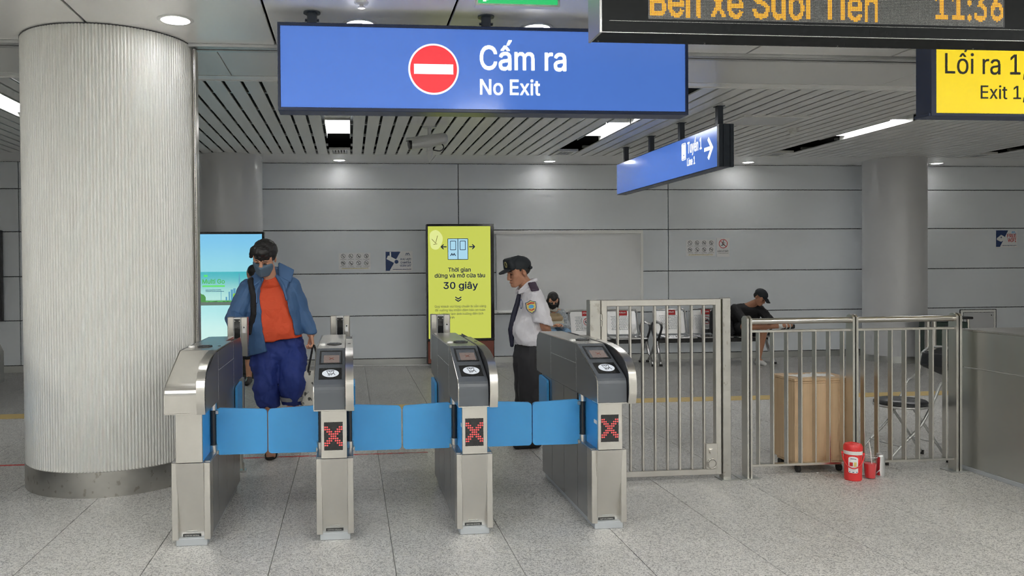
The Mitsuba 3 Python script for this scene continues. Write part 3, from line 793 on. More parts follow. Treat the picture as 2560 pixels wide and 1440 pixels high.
reader_post(-0.906, 'steel card reader post with dark window, beside the man in the blue jacket')
reader_post(-0.148, 'steel card reader post with dark window, behind the second gate from the left')
reader_post(0.612, 'steel card reader post with dark window, in front of the yellow kiosk')
gate(-2.476, 'ticket gate left of the ribbed column, only its rounded dark rear end showing', True, True, True)

# ------------------------------------------------------------------ swing gate, fence, counter
YF = 5.39
k = thing('swing_gate', 'square-tube steel swing gate with eight bars and a lock, right of the ticket gates', 'gate')
part(k, 'hinge_post', bev(1.638, 1.715, YF - 0.035, YF + 0.045, 0, 1.272, 0.003), 'steel_worn')
part(k, 'latch_post', bev(2.592, 2.652, YF - 0.03, YF + 0.03, 0, 1.276, 0.003), 'steel_worn')
part(k, 'base_plate', bev(2.57, 2.70, YF - 0.06, YF + 0.06, 0, 0.008, 0.002), 'steel_dull')
part(k, 'base_plate', bev(1.61, 1.74, YF - 0.06, YF + 0.06, 0, 0.008, 0.002), 'steel_dull')
part(k, 'top_rail', bev(1.723, 2.586, YF - 0.02, YF + 0.02, 1.226, 1.270, 0.003), 'steel')
part(k, 'bottom_rail', bev(1.723, 2.586, YF - 0.02, YF + 0.02, 0.036, 0.078, 0.003), 'steel')
for x in (1.723, 2.543):
    part(k, 'stile', bev(x, x + 0.043, YF - 0.021, YF + 0.021, 0.036, 1.27, 0.003), 'steel')
for i in range(8):
    x = 1.847 + 0.0886 * i
    part(k, 'bar', bev(x - 0.009, x + 0.007, YF - 0.012, YF + 0.012, 0.076, 1.228, 0.003), 'steel')
for z in (1.155, 1.11):
    part(k, 'hinge', cyl((1.719, YF - 0.03, z - 0.02), (1.719, YF - 0.03, z + 0.02), 0.010, 12), 'steel_polished', 30)
part(k, 'lock_plate', bev(2.471, 2.553, YF - 0.028, YF - 0.014, 0.079, 0.258, 0.002), 'steel')
part(k, 'lock_knob', cyl((2.511, YF - 0.045, 0.203), (2.511, YF - 0.026, 0.203), 0.020, 24), 'steel_polished', 30)
m = trimesh.creation.torus(0.032, 0.0045, major_sections=32, minor_sections=10)
part(k, 'lock_ring', cat([on(m, FRONT, 2.511, YF - 0.032, 0.117), cyl((2.511, YF - 0.034, 0.117), (2.511, YF - 0.026, 0.117), 0.026, 24)]), 'steel_polished', 40)

k = thing('barrier_fence', 'long stainless barrier with a round handrail and flat bars before the wooden cabinet', 'fence')
for x0, x1, n in ((2.765, 2.803, 0), (3.551, 3.594, 1), (4.342, 4.387, 2)):
    w = (x1 - x0 - 0.010) / 2
    for a in (x0, x1 - w):
        part(k, 'post', prism(rrect(YF - 0.04, YF + 0.04, 0, 1.128, 0.0).union(sg.Point(YF, 1.107).buffer(0.04)), 'x', a, a + w), 'steel', 30)
    part(k, 'post_core', box(x0 + w, x1 - w, YF - 0.025, YF + 0.025, 0.05, 1.09), 'gate_dark')
    part(k, 'base_plate', bev(x0 - 0.05, x1 + 0.05, YF - 0.06, YF + 0.06, 0, 0.008, 0.002), 'steel_dull')
for a, b, first in ((2.803, 3.551, 2.870), (3.594, 4.342, 3.658)):
    part(k, 'handrail', cyl((a - 0.004, YF, 1.107), (b + 0.004, YF, 1.107), 0.0215, 28), 'steel_polished', 30)
    part(k, 'mid_rail', bev(a, b, YF - 0.022, YF + 0.022, 1.028, 1.044, 0.002), 'steel')
    part(k, 'bottom_rail', bev(a, b, YF - 0.022, YF + 0.022, 0.080, 0.097, 0.002), 'steel')
    for i in range(7):
        x = first + 0.1052 * i
        part(k, 'bar', bev(x - 0.010, x, YF - 0.022, YF + 0.022, 0.095, 1.03, 0.002), 'steel')

k = thing('steel_counter', 'brushed steel counter running out of the right edge beside the barrier', 'counter')
part(k, 'front_panel', bev(4.45, 4.47, 2.2, 5.455, 0.752, 1.014, 0.002), 'steel_dull')
part(k, 'front_panel', bev(4.45, 4.47, 2.2, 5.455, 0.03, 0.747, 0.002), 'steel_dull')
part(k, 'end_panel', bev(4.47, 5.25, 5.435, 5.455, 0.03, 1.014, 0.002), 'steel_dull')
part(k, 'worktop', bev(4.444, 5.27, 2.2, 5.462, 1.014, 1.027, 0.003), 'steel')
part(k, 'toe_kick', bev(4.446, 5.2, 2.2, 5.44, 0.0, 0.030, 0.002), 'gate_base')
k = thing('desk_device', 'small black device on the steel counter at the right edge', 'device')
scene[k] = shape(soft(hull((4.62, 4.78, 1.045, 0.018), (4.62, 4.9, 1.045, 0.018), (4.72, 4.78, 1.045, 0.018), (4.72, 4.9, 1.06, 0.02)), 0.02, 2), 'black_plastic', 30)

# ------------------------------------------------------------------ things by the fence
k = thing('wooden_cabinet', 'oak-coloured cabinet on castors standing behind the barrier', 'cabinet')
part(k, 'body', bev(3.185, 3.622, 5.47, 5.765, 0.074, 0.662, 0.003), 'oak')
part(k, 'top_board', bev(3.178, 3.629, 5.462, 5.775, 0.662, 0.682, 0.003), 'oak')
part(k, 'base_board', bev(3.205, 3.57, 5.475, 5.75, 0.050, 0.076, 0.002), 'oak')
part(k, 'door_edge', box(3.2, 3.607, 5.4685, 5.471, 0.645, 0.648), 'oak_dark')
for x in (3.225, 3.54):
    for y in (5.50, 5.73):
        part(k, 'castor', cat([cyl((x - 0.012, y, 0.025), (x + 0.012, y, 0.025), 0.025, 20), box(x - 0.006, x + 0.006, y - 0.006, y + 0.006, 0.03, 0.055)]), 'rubber', 30)
prng = random.Random(3)
for i, (x, y, a, w, h, lab) in enumerate(((3.33, 5.60, 8, 0.18, 0.12, 'flat sheet of paper on the left of the wooden cabinet top'), (3.47, 5.62, -14, 0.17, 0.12, 'flat sheet of paper on the right of the wooden cabinet top'))):
    single('paper_sheet', moved(rotated(box(-w / 2, w / 2, -h / 2, h / 2, 0, 0.004), a, (0, 0, 1)), x, y, 0.682), 'paper', lab, 'paper')
v = np.array([[-0.04, -0.03, 0], [0.05, -0.035, 0], [0.045, 0.03, 0], [-0.035, 0.035, 0], [0.0, 0.0, 0.032], [0.02, -0.01, 0.02]])
single('crumpled_paper', moved(trimesh.convex.convex_hull(v), 3.39, 5.57, 0.686), 'paper', 'crumpled white paper standing up on the wooden cabinet', 'paper')
single('litter_scrap', moved(trimesh.convex.convex_hull(v * 0.22), 3.345, 5.45, 0.0), 'paper', 'tiny white scrap on the floor under the wooden cabinet', 'litter')

k = thing('drink_cooler', 'red drink cooler jug with a white band and carry handle, standing before the barrier', 'cooler jug')
jx, jy, jr = 3.486, 5.252, 0.0585
jturn = -0.56
part(k, 'body', lathe([(0, 0.004), (jr - 0.008, 0), (jr - 0.003, 0.006), (jr, 0.20), (0, 0.20)], (jx, jy, 0), 40), 'cooler_red', 30)
part(k, 'white_band', lathe([(0, 0.183), (jr + 0.0015, 0.183), (jr + 0.0015, 0.212), (0, 0.212)], (jx, jy, 0), 40), 'white_plastic', 30)
part(k, 'lid', lathe([(0, 0.208), (jr + 0.003, 0.208), (jr + 0.003, 0.236), (jr - 0.006, 0.252), (jr - 0.022, 0.257), (jr - 0.03, 0.252), (0, 0.252)], (jx, jy, 0), 40), 'cooler_red', 30)
lab = []
for i in range(9):
    a0_ = -0.52 + 1.04 * i / 8
    lab.append((a0_, 0.063 if abs(a0_) > 0.45 else 0.058, 0.160 if abs(a0_) > 0.45 else 0.172 - 0.03 * a0_ * a0_))


def on_jug(pts, r):
    """strip of quads wrapped round the jug: (angle, z0, z1), with a little thickness"""
    v, f = [], []
    for a, za, zb in pts:
        for q in (r, r - 0.003):
            v += [(jx + q * math.sin(a + jturn), jy - q * math.cos(a + jturn), za), (jx + q * math.sin(a + jturn), jy - q * math.cos(a + jturn), zb)]
    for i in range(len(pts) - 1):
        b, c = 4 * i, 4 * i + 4
        f += [[b, c, c + 1], [b, c + 1, b + 1], [b + 3, c + 3, c + 2], [b + 3, c + 2, b + 2], [b + 1, c + 1, c + 3], [b + 1, c + 3, b + 3], [b + 2, c + 2, c], [b + 2, c, b]]
    return trimesh.Trimesh(v, f, process=False)


part(k, 'label', on_jug(lab, jr + 0.0016), 'paper', label='white printed label')
part(k, 'label_print', cat([on_jug([(-0.40, 0.106, 0.132), (-0.2, 0.106, 0.132), (-0.04, 0.106, 0.132)], jr + 0.0024)]), 'ink_red')
part(k, 'label_print', cat([on_jug([(0.06, 0.104, 0.134), (0.2, 0.104, 0.134), (0.34, 0.104, 0.134)], jr + 0.0024)]), 'ink_yellow')
part(k, 'label_print', cat([on_jug([(-0.3, 0.153, 0.157), (0, 0.155, 0.159), (0.3, 0.153, 0.157)], jr + 0.0024), on_jug([(-0.42, 0.063, 0.069), (0, 0.061, 0.066), (0.42, 0.063, 0.069)], jr + 0.0024)]), 'ink_navy')
hp = [(jx + 0.067 * math.cos(a), jy - 0.070 * abs(math.sin(a)), 0.185 - 0.092 * math.sin(a)) for a in np.linspace(0, math.pi, 15)]
jrot = lambda m: rotated(m, math.degrees(jturn), (0, 0, 1), (jx, jy, 0))
part(k, 'handle', jrot(tube(smooth_path(hp, 3), 0.0042, 8)), 'cooler_red', True)
for s in (-1, 1):
    part(k, 'handle_pivot', jrot(cyl((jx + s * 0.054, jy, 0.185), (jx + s * 0.072, jy, 0.185), 0.009, 12)), 'cooler_red', 30)

k = thing('plastic_cup', 'clear plastic cup of red drink with a straw, between the jug and the can', 'cup')
ux, uy = 3.625, 5.27
part(k, 'drink', lathe([(0, 0.006), (0.032, 0.006), (0.039, 0.105), (0, 0.105)], (ux, uy, 0), 32), 'syrup_red', 30, label='red drink')
part(k, 'wall', lathe([(0, 0.0), (0.0335, 0.0), (0.0435, 0.150), (0.046, 0.152)], (ux, uy, 0), 32), 'clear_plastic', 30)
part(k, 'lid', lathe([(0.047, 0.148), (0.047, 0.158), (0.041, 0.160), (0.03, 0.162), (0.024, 0.175), (0.012, 0.182), (0, 0.182)], (ux, uy, 0), 32), 'clear_plastic', 30)
part(k, 'rim', moved(trimesh.creation.torus(0.0465, 0.0018, major_sections=32, minor_sections=8), ux, uy, 0.154), 'white_plastic', True)
part(k, 'straw', tube([(ux + 0.012, uy, 0.10), (ux + 0.004, uy, 0.19), (ux - 0.006, uy + 0.004, 0.256)], 0.0035, 8), 'white_plastic', True)
k = thing('drink_can', 'slim red and silver drink can on the floor right of the plastic cup', 'can')
nx0, ny0 = 3.727, 5.305
part(k, 'body', lathe([(0, 0.004), (0.024, 0.0), (0.029, 0.010), (0.029, 0.140), (0.024, 0.155), (0.0255, 0.160), (0.0255, 0.163), (0.022, 0.163), (0.022, 0.158), (0, 0.158)], (nx0, ny0, 0), 36), 'alloy', 30)
jx, jy, jr = nx0, ny0, 0.0292
jturn = -0.6
part(k, 'red_panel', on_jug([(a, 0.012, 0.142) for a in np.linspace(-1.6, 0.15, 9)], jr), 'can_red', label='dark red printed side')
part(k, 'white_stripe', on_jug([(a, max(0.012, 0.05 - abs(a) * 0.03) if a < -0.1 else 0.012, 0.06 - abs(a) * 0.03 if a < -0.1 else 0.142) for a in np.linspace(-1.1, 0.18, 12)], jr + 0.0005), 'paper')
part(k, 'tab', bev(nx0 - 0.009, nx0 + 0.009, ny0 - 0.014, ny0 + 0.010, 0.158, 0.1605, 0.001), 'steel_polished')

# folding chair behind the fence, facing left
k = thing('folding_chair', 'black padded folding chair with grey steel tube frame behind the barrier', 'chair')
yn, yf_ = 5.60, 5.88
near = [(4.505, 0.655), (4.455, 0.615), (4.415, 0.59), (4.37, 0.49), (4.26, 0.29), (4.09, 0.13), (3.985, 0.012)]
far = [(4.45, 0.655), (4.40, 0.61), (4.36, 0.585), (4.315, 0.49), (4.20, 0.29), (4.04, 0.13), (3.94, 0.012)]
for y, pts in ((yn, near), (yf_, far)):
    up = [(pts[0][0] + 0.02, 0.70), (pts[0][0] + 0.03, 0.80)][::-1]
    part(k, 'front_leg', tube(smooth_path([(x, y, z) for x, z in up + pts], 4), 0.011, 10), 'alloy', True)
    part(k, 'rear_leg', tube([(4.20, y + 0.015, 0.43), (4.36, y + 0.015, 0.2), (4.49, y + 0.015, 0.012)], 0.010, 10), 'alloy', True)
    for x, yy in ((pts[-1][0], y), (4.49, y + 0.015)):
        part(k, 'foot_cap', cyl((x, yy, 0), (x, yy, 0.03), 0.014, 12), 'rubber', 30)
part(k, 'back_hoop', tube(smooth_path([(4.535, yn, 0.80), (4.55, yn + 0.03, 0.845), (4.545, (yn + yf_) / 2, 0.86), (4.52, yf_ - 0.03, 0.845), (4.48, yf_, 0.80)], 4), 0.011, 10), 'alloy', True)
for (x, z) in ((4.06, 0.14), (4.42, 0.14)):
    part(k, 'stretcher', tube([(x - 0.02, yf_, z), (x + 0.02, yn, z)], 0.006, 8), 'alloy', True)
seat_c = (4.20, 5.74)
part(k, 'seat_ring', moved(trimesh.creation.torus(0.185, 0.010, major_sections=40, minor_sections=10), *seat_c, 0.425), 'alloy', True)
part(k, 'seat', lathe([(0, 0.428), (0.17, 0.428), (0.188, 0.438), (0.188, 0.450), (0.17, 0.465), (0.10, 0.474), (0, 0.476)], (*seat_c, 0), 40), 'vinyl_black', 40, label='round black padded seat')
pad = soft(hull((4.505, yn + 0.03, 0.72, 0.016), (4.522, yn + 0.03, 0.80, 0.016), (4.478, yf_ - 0.03, 0.80, 0.016), (4.46, yf_ - 0.03, 0.72, 0.016), (4.535, 5.74, 0.665, 0.018), (4.55, 5.74, 0.838, 0.018)), 0.02, 3)
part(k, 'backrest', pad, 'vinyl_black', 40, label='black padded backrest')

# litter bin at the far column
k = thing('litter_bin', 'dark green bin with steel posts before the far grey column, behind the folding chair', 'bin')
part(k, 'body', bev(8.42, 8.92, 10.76, 11.12, 0.06, 0.66, 0.01), 'dark_green')
for x in (8.30, 8.40, 8.93):
    part(k, 'post', cyl((x, 10.78, 0), (x, 10.78, 0.70), 0.035 if x < 8.5 else 0.02, 20), 'steel_polished', 30)
part(k, 'top', bev(8.26, 8.97, 10.72, 11.14, 0.70, 0.735, 0.008), 'black_plastic')
part(k, 'opening', box(8.55, 8.82, 10.755, 10.765, 0.50, 0.62), 'ceiling_void')

# ------------------------------------------------------------------ along the back wall
def plate_holes(w, h, nx, nz, px_, pz_, x0, z0, r, cr=0.03):
    g = rrect(-w / 2, w / 2, 0, h, cr)
    holes = [sg.Point(x0 + (i + 0.5 * (j % 2)) * px_, z0 + j * pz_).buffer(r, quad_segs=2) for i in range(nx) for j in range(nz)]
    return g.difference(unary_union([q for q in holes if g.buffer(-0.012).contains(q)]))


back_pl = once('backpl', lambda: rotated(prism(plate_holes(0.47, 0.36, 12, 9, 0.027, 0.0255, -0.155, 0.075, 0.0092), 'y', 0, 0.005), -14, (1, 0, 0)))
seat_pl = once('seatpl', lambda: rotated(prism(plate_holes(0.47, 0.40, 13, 12, 0.028, 0.028, -0.172, 0.045, 0.0095), 'z', 0, 0.005), 3, (1, 0, 0)))
BACK, SEAT = shape(back_pl, 'seat_steel'), shape(seat_pl, 'chrome')
frame_pts = [(-0.25, 0.0, 0.42), (-0.255, 0.36, 0.44), (-0.262, 0.395, 0.48), (-0.258, 0.475, 0.80), (-0.235, 0.482, 0.825), (0.235, 0.482, 0.825), (0.258, 0.475, 0.80), (0.262, 0.395, 0.48), (0.255, 0.36, 0.44), (0.25, 0.0, 0.42)]
FRAME = shape(tube(frame_pts, 0.012, 8), 'chrome', True)
LIP = shape(cyl((-0.24, 0.0, 0.418), (0.24, 0.0, 0.418), 0.014, 14), 'chrome', 30)
NOLIE = unary_union([sg.Point(0, 0).buffer(0.062).difference(sg.Point(0, 0).buffer(0.054)), sg.LineString([(-0.04, 0.04), (0.04, -0.04)]).buffer(0.004)])
LYING = unary_union([rrect(-0.038, 0.036, -0.022, -0.016), sg.LineString([(-0.03, -0.005), (0.0, -0.01), (0.012, 0.008), (0.03, -0.008)]).buffer(0.006), sg.Point(-0.034, 0.004).buffer(0.008)])


def bench(x0, label, signs):
    """three perforated seats on one beam; x0 is the middle seat, y from the front edge"""
    k = thing('waiting_bench', label, 'bench', 'benches along the back wall')
    y0 = 11.62
    for i in (-1, 0, 1):
        x = x0 + 0.57 * i
        t = T().translate([x, y0, 0])
        part(k, 'seat', {**SEAT, 'to_world': T().translate([x, y0 + 0.005, 0.415])}, None)
        part(k, 'backrest', {**BACK, 'to_world': T().translate([x, y0 + 0.392, 0.455])}, None)
        part(k, 'seat_frame', {**FRAME, 'to_world': t}, None)
        part(k, 'front_lip', {**LIP, 'to_world': t}, None)
        tilt = lambda m: moved(rotated(m, -14, (1, 0, 0)), x, y0 + 0.384, 0.455)
        if i in signs:
            part(k, 'red_tag', tilt(prism(rrect(-0.055 + 0.01, 0.10, 0.295, 0.372), 'y', 0, 0.004)), 'ink_red', label='red tag on the backrest')
            part(k, 'tag_lettering', tilt(on(text('HDBank', 0.022, 0.115, 0.001, True), FRONT, -0.035, -0.001, 0.330)), 'paper')
        if signs.get(i) == 2:
            part(k, 'notice', tilt(prism(rrect(-0.055, 0.11, 0.06, 0.290), 'y', -0.001, 0.004)), 'paper', label='white no-lying-down notice')
            part(k, 'notice_ring', tilt(on(flat(NOLIE, 0.001), FRONT, 0.028, -0.002, 0.205)), 'ink_red')
            part(k, 'notice_figure', tilt(on(flat(LYING, 0.001), FRONT, 0.028, -0.0022, 0.205)), 'ink')
            part(k, 'notice_text', tilt(cat([box(-0.04, 0.095, -0.003, -0.001, 0.105, 0.112), box(-0.03, 0.085, -0.003, -0.001, 0.088, 0.093)])), 'ink_grey', kind='stuff')
    part(k, 'beam', bev(x0 - 0.90, x0 + 0.90, y0 + 0.17, y0 + 0.25, 0.33, 0.40, 0.006), 'black_plastic')
    for s in (-1, 1):
        x = x0 + s * 0.87
        part(k, 'leg', tube(smooth_path([(x, y0 + 0.2, 0.37), (x + s * 0.01, y0 + 0.13, 0.22), (x + s * 0.03, y0 - 0.02, 0.025)], 5), [0.026] * 6 + [0.018] * 5, 10), 'chrome', True)
        part(k, 'leg', tube(smooth_path([(x, y0 + 0.22, 0.37), (x + s * 0.01, y0 + 0.34, 0.22), (x + s * 0.03, y0 + 0.52, 0.025)], 5), [0.026] * 6 + [0.018] * 5, 10), 'chrome', True)
        part(k, 'foot', cat([cyl((x + s * 0.03, y0 + q, 0), (x + s * 0.03, y0 + q, 0.03), 0.024, 14) for q in (-0.02,)]), 'rubber', 30)
        part(k, 'foot', cyl((x + s * 0.03, y0 + 0.52, 0), (x + s * 0.03, y0 + 0.52, 0.03), 0.024, 14), 'rubber', 30)
        part(k, 'armrest', tube(smooth_path([(x, y0 + 0.16, 0.38), (x, y0 + 0.03, 0.55), (x, y0 + 0.06, 0.63), (x, y0 + 0.22, 0.645), (x, y0 + 0.36, 0.63), (x, y0 + 0.42, 0.55), (x, y0 + 0.30, 0.38)], 4), 0.017, 10), 'gate_dark', True)
        part(k, 'armrest_cap', to_tri(hull((x, y0 + 0.04, 0.637, 0.02), (x, y0 + 0.2, 0.655, 0.02))), 'chrome', 40)
    return k


bench(3.62, 'chrome perforated three-seat bench on whose left seat the masked woman sits', {0: 2, 1: 1})
bench(5.54, 'chrome perforated three-seat bench on which the man in black sits', {-1: 1, 0: 2})

# whiteboard
k = thing('whiteboard', 'wide glossy whiteboard with a pale frame on the back wall behind the guard', 'whiteboard')
part(k, 'board', box(2.29, 4.62, 12.372, 12.40, 0.83, 2.03), 'board_white')
for a, b, c, d in ((2.20, 4.662, 2.026, 2.080), (2.20, 4.662, 0.780, 0.832)):
    part(k, 'frame', bev(a, b, 12.36, 12.402, c, d, 0.004), 'off_white')
for a in (2.20, 4.62):
    part(k, 'frame', bev(a, a + 0.042, 12.36, 12.402, 0.83, 2.028, 0.004), 'off_white')
part(k, 'pen_tray', bev(2.3, 2.95, 12.31, 12.37, 0.79, 0.81, 0.004), 'white_plastic')

# yellow information kiosk
YK = 11.93
k = thing('info_kiosk', 'tall black-framed kiosk with a lime yellow screen reading 30 giây', 'display kiosk')
part(k, 'body', cat([bev(1.15, 2.17, YK + 0.01, YK + 0.16, 0.06, 2.162, 0.006), bev(1.25, 2.07, YK - 0.02, YK + 0.25, 0.0, 0.06, 0.004)]), 'black_plastic')
for a, b, c, d in ((1.15, 1.170, 0.44, 2.162), (2.118, 2.17, 0.44, 2.162)):
    part(k, 'bezel', bev(a, b, YK - 0.008, YK + 0.012, c, d, 0.002), 'black_gloss')
for c, d in ((2.128, 2.162), (0.405, 0.44)):
    part(k, 'bezel', bev(1.15, 2.17, YK - 0.008, YK + 0.012, c, d, 0.002), 'black_gloss')
part(k, 'screen', glow(box(1.170, 2.118, YK - 0.001, YK + 0.012, 0.44, 2.128), lin(190, 198, 78)), None, label='glowing lime yellow screen')
part(k, 'lower_panel', bev(1.16, 2.16, YK - 0.004, YK + 0.012, 0.07, 0.40, 0.003), 'red_brown', label='red brown lower panel')
yk = YK - 0.001
door = unary_union([rrect(-0.155, 0.155, -0.16, 0.16, 0.01)])
part(k, 'door_icon', on(flat(door, 0.002), FRONT, 1.622, yk, 1.785), 'ink_navy')
part(k, 'door_leaf', glow(cat([on(flat(unary_union([rrect(-0.147, -0.005, -0.152, 0.152), rrect(0.005, 0.147, -0.152, 0.152)]).difference(unary_union([rrect(-0.118, -0.030, -0.015, 0.125, 0.01).difference(rrect(-0.110, -0.038, -0.007, 0.117, 0.008)), rrect(0.030, 0.118, -0.015, 0.125, 0.01).difference(rrect(0.038, 0.110, -0.007, 0.117, 0.008))])), 0.003), FRONT, 1.622, yk, 1.785)]), lin(160, 205, 225)), None, label='pale blue train doors')
part(k, 'door_emblem', on(flat(sg.LineString([(-0.035, -0.012), (-0.018, 0.018), (0, -0.008), (0.018, 0.018), (0.035, -0.012)]).buffer(0.006), 0.001), FRONT, 1.547, yk - 0.003, 1.700), 'ink_navy')
arr = unary_union([sg.LineString([(0, 0), (0.075, 0)]).buffer(0.008), sg.LineString([(0.045, 0.03), (0.075, 0), (0.045, -0.03)]).buffer(0.008)])
part(k, 'arrow', on(flat(arr, 0.002), FRONT, 1.80, yk, 1.820), 'ink_navy')
part(k, 'arrow', on(flat(affinity.scale(arr, -1, 1, origin=(0, 0)), 0.002), FRONT, 1.445, yk, 1.820), 'ink_navy')
rows = [('Thời gian', 1.472, 1.815, 1.447, 0.058, True), ('dừng và mở cửa tàu', 1.267, 2.032, 1.360, 0.058, True), ('30 giây', 1.400, 1.921, 1.190, 0.098, True)]
part(k, 'headline', cat([on(text(s, h, b - a, 0.002, bo), FRONT, a, yk, z) for s, a, b, z, h, bo in rows]), 'ink_navy', label='dark blue Vietnamese lettering')
rows = [('Quý khách vui lòng chuẩn bị sẵn sàng', 1.264, 2.041, 0.908), ('để xuống tàu nhằm đảm bảo an toàn', 1.269, 2.030, 0.852), ('và không làm ảnh hưởng đến lịch', 1.300, 2.000, 0.796), ('trình', 1.455, 1.560, 0.742)]
part(k, 'small_text', cat([on(text(s, 0.034, b - a, 0.002), FRONT, a, yk, z) for s, a, b, z in rows]), 'ink_navy')
chev = unary_union([sg.LineString([(-0.045, 0.03 + q), (0, q), (0.045, 0.03 + q)]).buffer(0.008, join_style='mitre', cap_style='flat') for q in (0, -0.035)])
part(k, 'chevron', on(flat(chev, 0.002), FRONT, 1.622, yk, 1.035), 'ink_navy')
blob = sg.Polygon([(0.085 * (1 + 0.12 * math.sin(3 * a + 1)) * math.cos(a) * 1.15, 0.155 * math.sin(a) * (1 + 0.05 * math.cos(2 * a))) for a in np.linspace(0, 2 * math.pi, 28)[:-1]])  # reflection on the screen, drawn as a pale glowing patch with lines
part(k, 'sticker_or_reflection', glow(on(flat(blob, 0.001), FRONT, 1.287, yk, 1.925), lin(216, 224, 140)), None, label='pale rounded patch painted as a reflection')
part(k, 'reflection_lines', on(flat(unary_union([sg.LineString([(0.0, -0.05), (0.03, 0.06)]).buffer(0.004), sg.LineString([(0.0, -0.05), (-0.055, 0.01)]).buffer(0.004), sg.LineString([(-0.03, -0.07), (0.02, -0.06)]).buffer(0.004)]), 0.001), FRONT, 1.285, yk - 0.001, 1.925), 'ink_yellow')

# blue advertising display in front of the left column
YD = 11.22
k = thing('advertising_display', 'tall advertising display with sky blue picture reading Multi Go, behind the walking man', 'display kiosk')
part(k, 'body', cat([bev(-2.215, -1.172, YD + 0.01, YD + 0.10, 0.06, 2.022, 0.005), bev(-2.1, -1.28, YD - 0.05, YD + 0.2, 0.0, 0.06, 0.004)]), 'black_plastic')
for a, b, c, d in ((-2.215, -2.188, 0.3, 2.022), (-1.199, -1.172, 0.3, 2.022), (-2.215, -1.172, 1.992, 2.022), (-2.215, -1.172, 0.27, 0.30)):
    part(k, 'bezel', bev(a, b, YD - 0.008, YD + 0.012, c, d, 0.002), 'black_gloss')


def sky_fn(p, n, uv):
    t = smoothstep(1.45, 2.0, p.z)
    return mix(lin(142, 208, 222), lin(118, 190, 228), t)


def city_fn(p, n, uv):
    t = smoothstep(1.08, 1.47, p.z)
    g = noise(p.x * 40, p.z * 60, 1.0)
    c = mix(lin(176, 222, 214), lin(70, 176, 186), t)
    return mix(c, mi.Color3f(lin(70, 150, 70)) * (0.5 + g), smoothstep(1.095, 1.07, p.z))


def pale_fn(p, n, uv):
    return mix(lin(196, 232, 226), lin(168, 222, 224), smoothstep(0.6, 1.0, p.z))


for nm, a, b, fn in (('sky_image', 1.475, 1.992, sky_fn), ('city_image', 1.015, 1.475, city_fn), ('pale_image', 0.30, 1.015, pale_fn)):
    quad = trimesh.Trimesh([[-2.188, YD - 0.001, a], [-1.199, YD - 0.001, a], [-1.199, YD - 0.001, b], [-2.188, YD - 0.001, b]], [[0, 1, 2], [0, 2, 3]], process=False)
    part(k, nm, {**shape(quad, 'black_gloss', uv=[[0, 0], [1, 0], [1, 1], [0, 1]]), 'emitter': {'type': 'area', 'radiance': proc(fn)}}, None)
yd = YD - 0.001
part(k, 'lettering', glow(on(text('Multi Go', 0.058, 0.30, 0.002, True), FRONT, -2.01, yd, 1.315), lin(70, 176, 80)), None, label='green lettering')
part(k, 'underline', glow(on(flat(rrect(0, 0.30, 0, 0.022), 0.002), FRONT, -2.01, yd, 1.268), lin(96, 214, 100)), None)
part(k, 'green_square', glow(on(flat(rrect(0, 0.05, 0, 0.03), 0.002), FRONT, -1.99, yd, 1.405), lin(84, 220, 110)), None)
part(k, 'caption_line', cat([on(flat(rrect(0.04, 0.25, 0, 0.007), 0.002), FRONT, -2.01, yd, 1.222), on(flat(rrect(0.04, 0.29, 0, 0.006), 0.002), FRONT, -2.01, yd, 1.203)]), 'ink_cyan', kind='stuff')
city = unary_union([rrect(-1.52, -1.505, 1.08, 1.40), rrect(-1.517, -1.509, 1.38, 1.455), rrect(-1.535, -1.49, 1.08, 1.26), rrect(-1.63, -1.60, 1.08, 1.23), rrect(-1.595, -1.565, 1.08, 1.245), rrect(-1.66, -1.64, 1.08, 1.20), rrect(-1.70, -1.68, 1.08, 1.13), rrect(-1.765, -1.760, 1.08, 1.22), rrect(-1.45, -1.41, 1.08, 1.21), rrect(-1.38, -1.33, 1.08, 1.17)])
part(k, 'skyline', glow(on(flat(city, 0.002), FRONT, 0, yd, 0), lin(88, 150, 180)), None, label='blue city skyline')
part(k, 'bus', glow(on(flat(rrect(-1.60, -1.30, 1.06, 1.175, 0.015).difference(rrect(-1.585, -1.31, 1.10, 1.16, 0.008)), 0.003), FRONT, 0, yd, 0), lin(140, 200, 60)), None, label='green bus')
part(k, 'bus_window', on(flat(rrect(-1.585, -1.31, 1.10, 1.16, 0.008), 0.002), FRONT, 0, yd, 0), 'dark_green')
part(k, 'tree_picture', glow(on(flat(sg.Polygon([(-2.188 + 0.22 * t, 1.13 + 0.085 * math.sin(2.2 * t + 0.9) + 0.008 * math.sin(23 * t)) for t in np.linspace(0, 1, 16)] + [(-1.968, 1.06), (-2.188, 1.06)]), 0.002), FRONT, 0, yd, 0), lin(74, 140, 70)), None)
part(k, 'road_picture', glow(on(flat(rrect(-2.188, -1.199, 1.016, 1.06), 0.002), FRONT, 0, yd, 0), lin(96, 112, 104)), None)

k = thing('dark_television', 'dark flat screen on the back wall cut by the left edge of the picture', 'television')
part(k, 'body', bev(-6.6, -5.09, 12.30, 12.38, 0.77, 2.11, 0.006), 'black_plastic')
part(k, 'screen', box(-6.57, -5.13, 12.296, 12.302, 0.80, 2.08), 'black_gloss')
part(k, 'bracket', box(-6.0, -5.6, 12.37, 12.402, 1.2, 1.7), 'steel_dull')

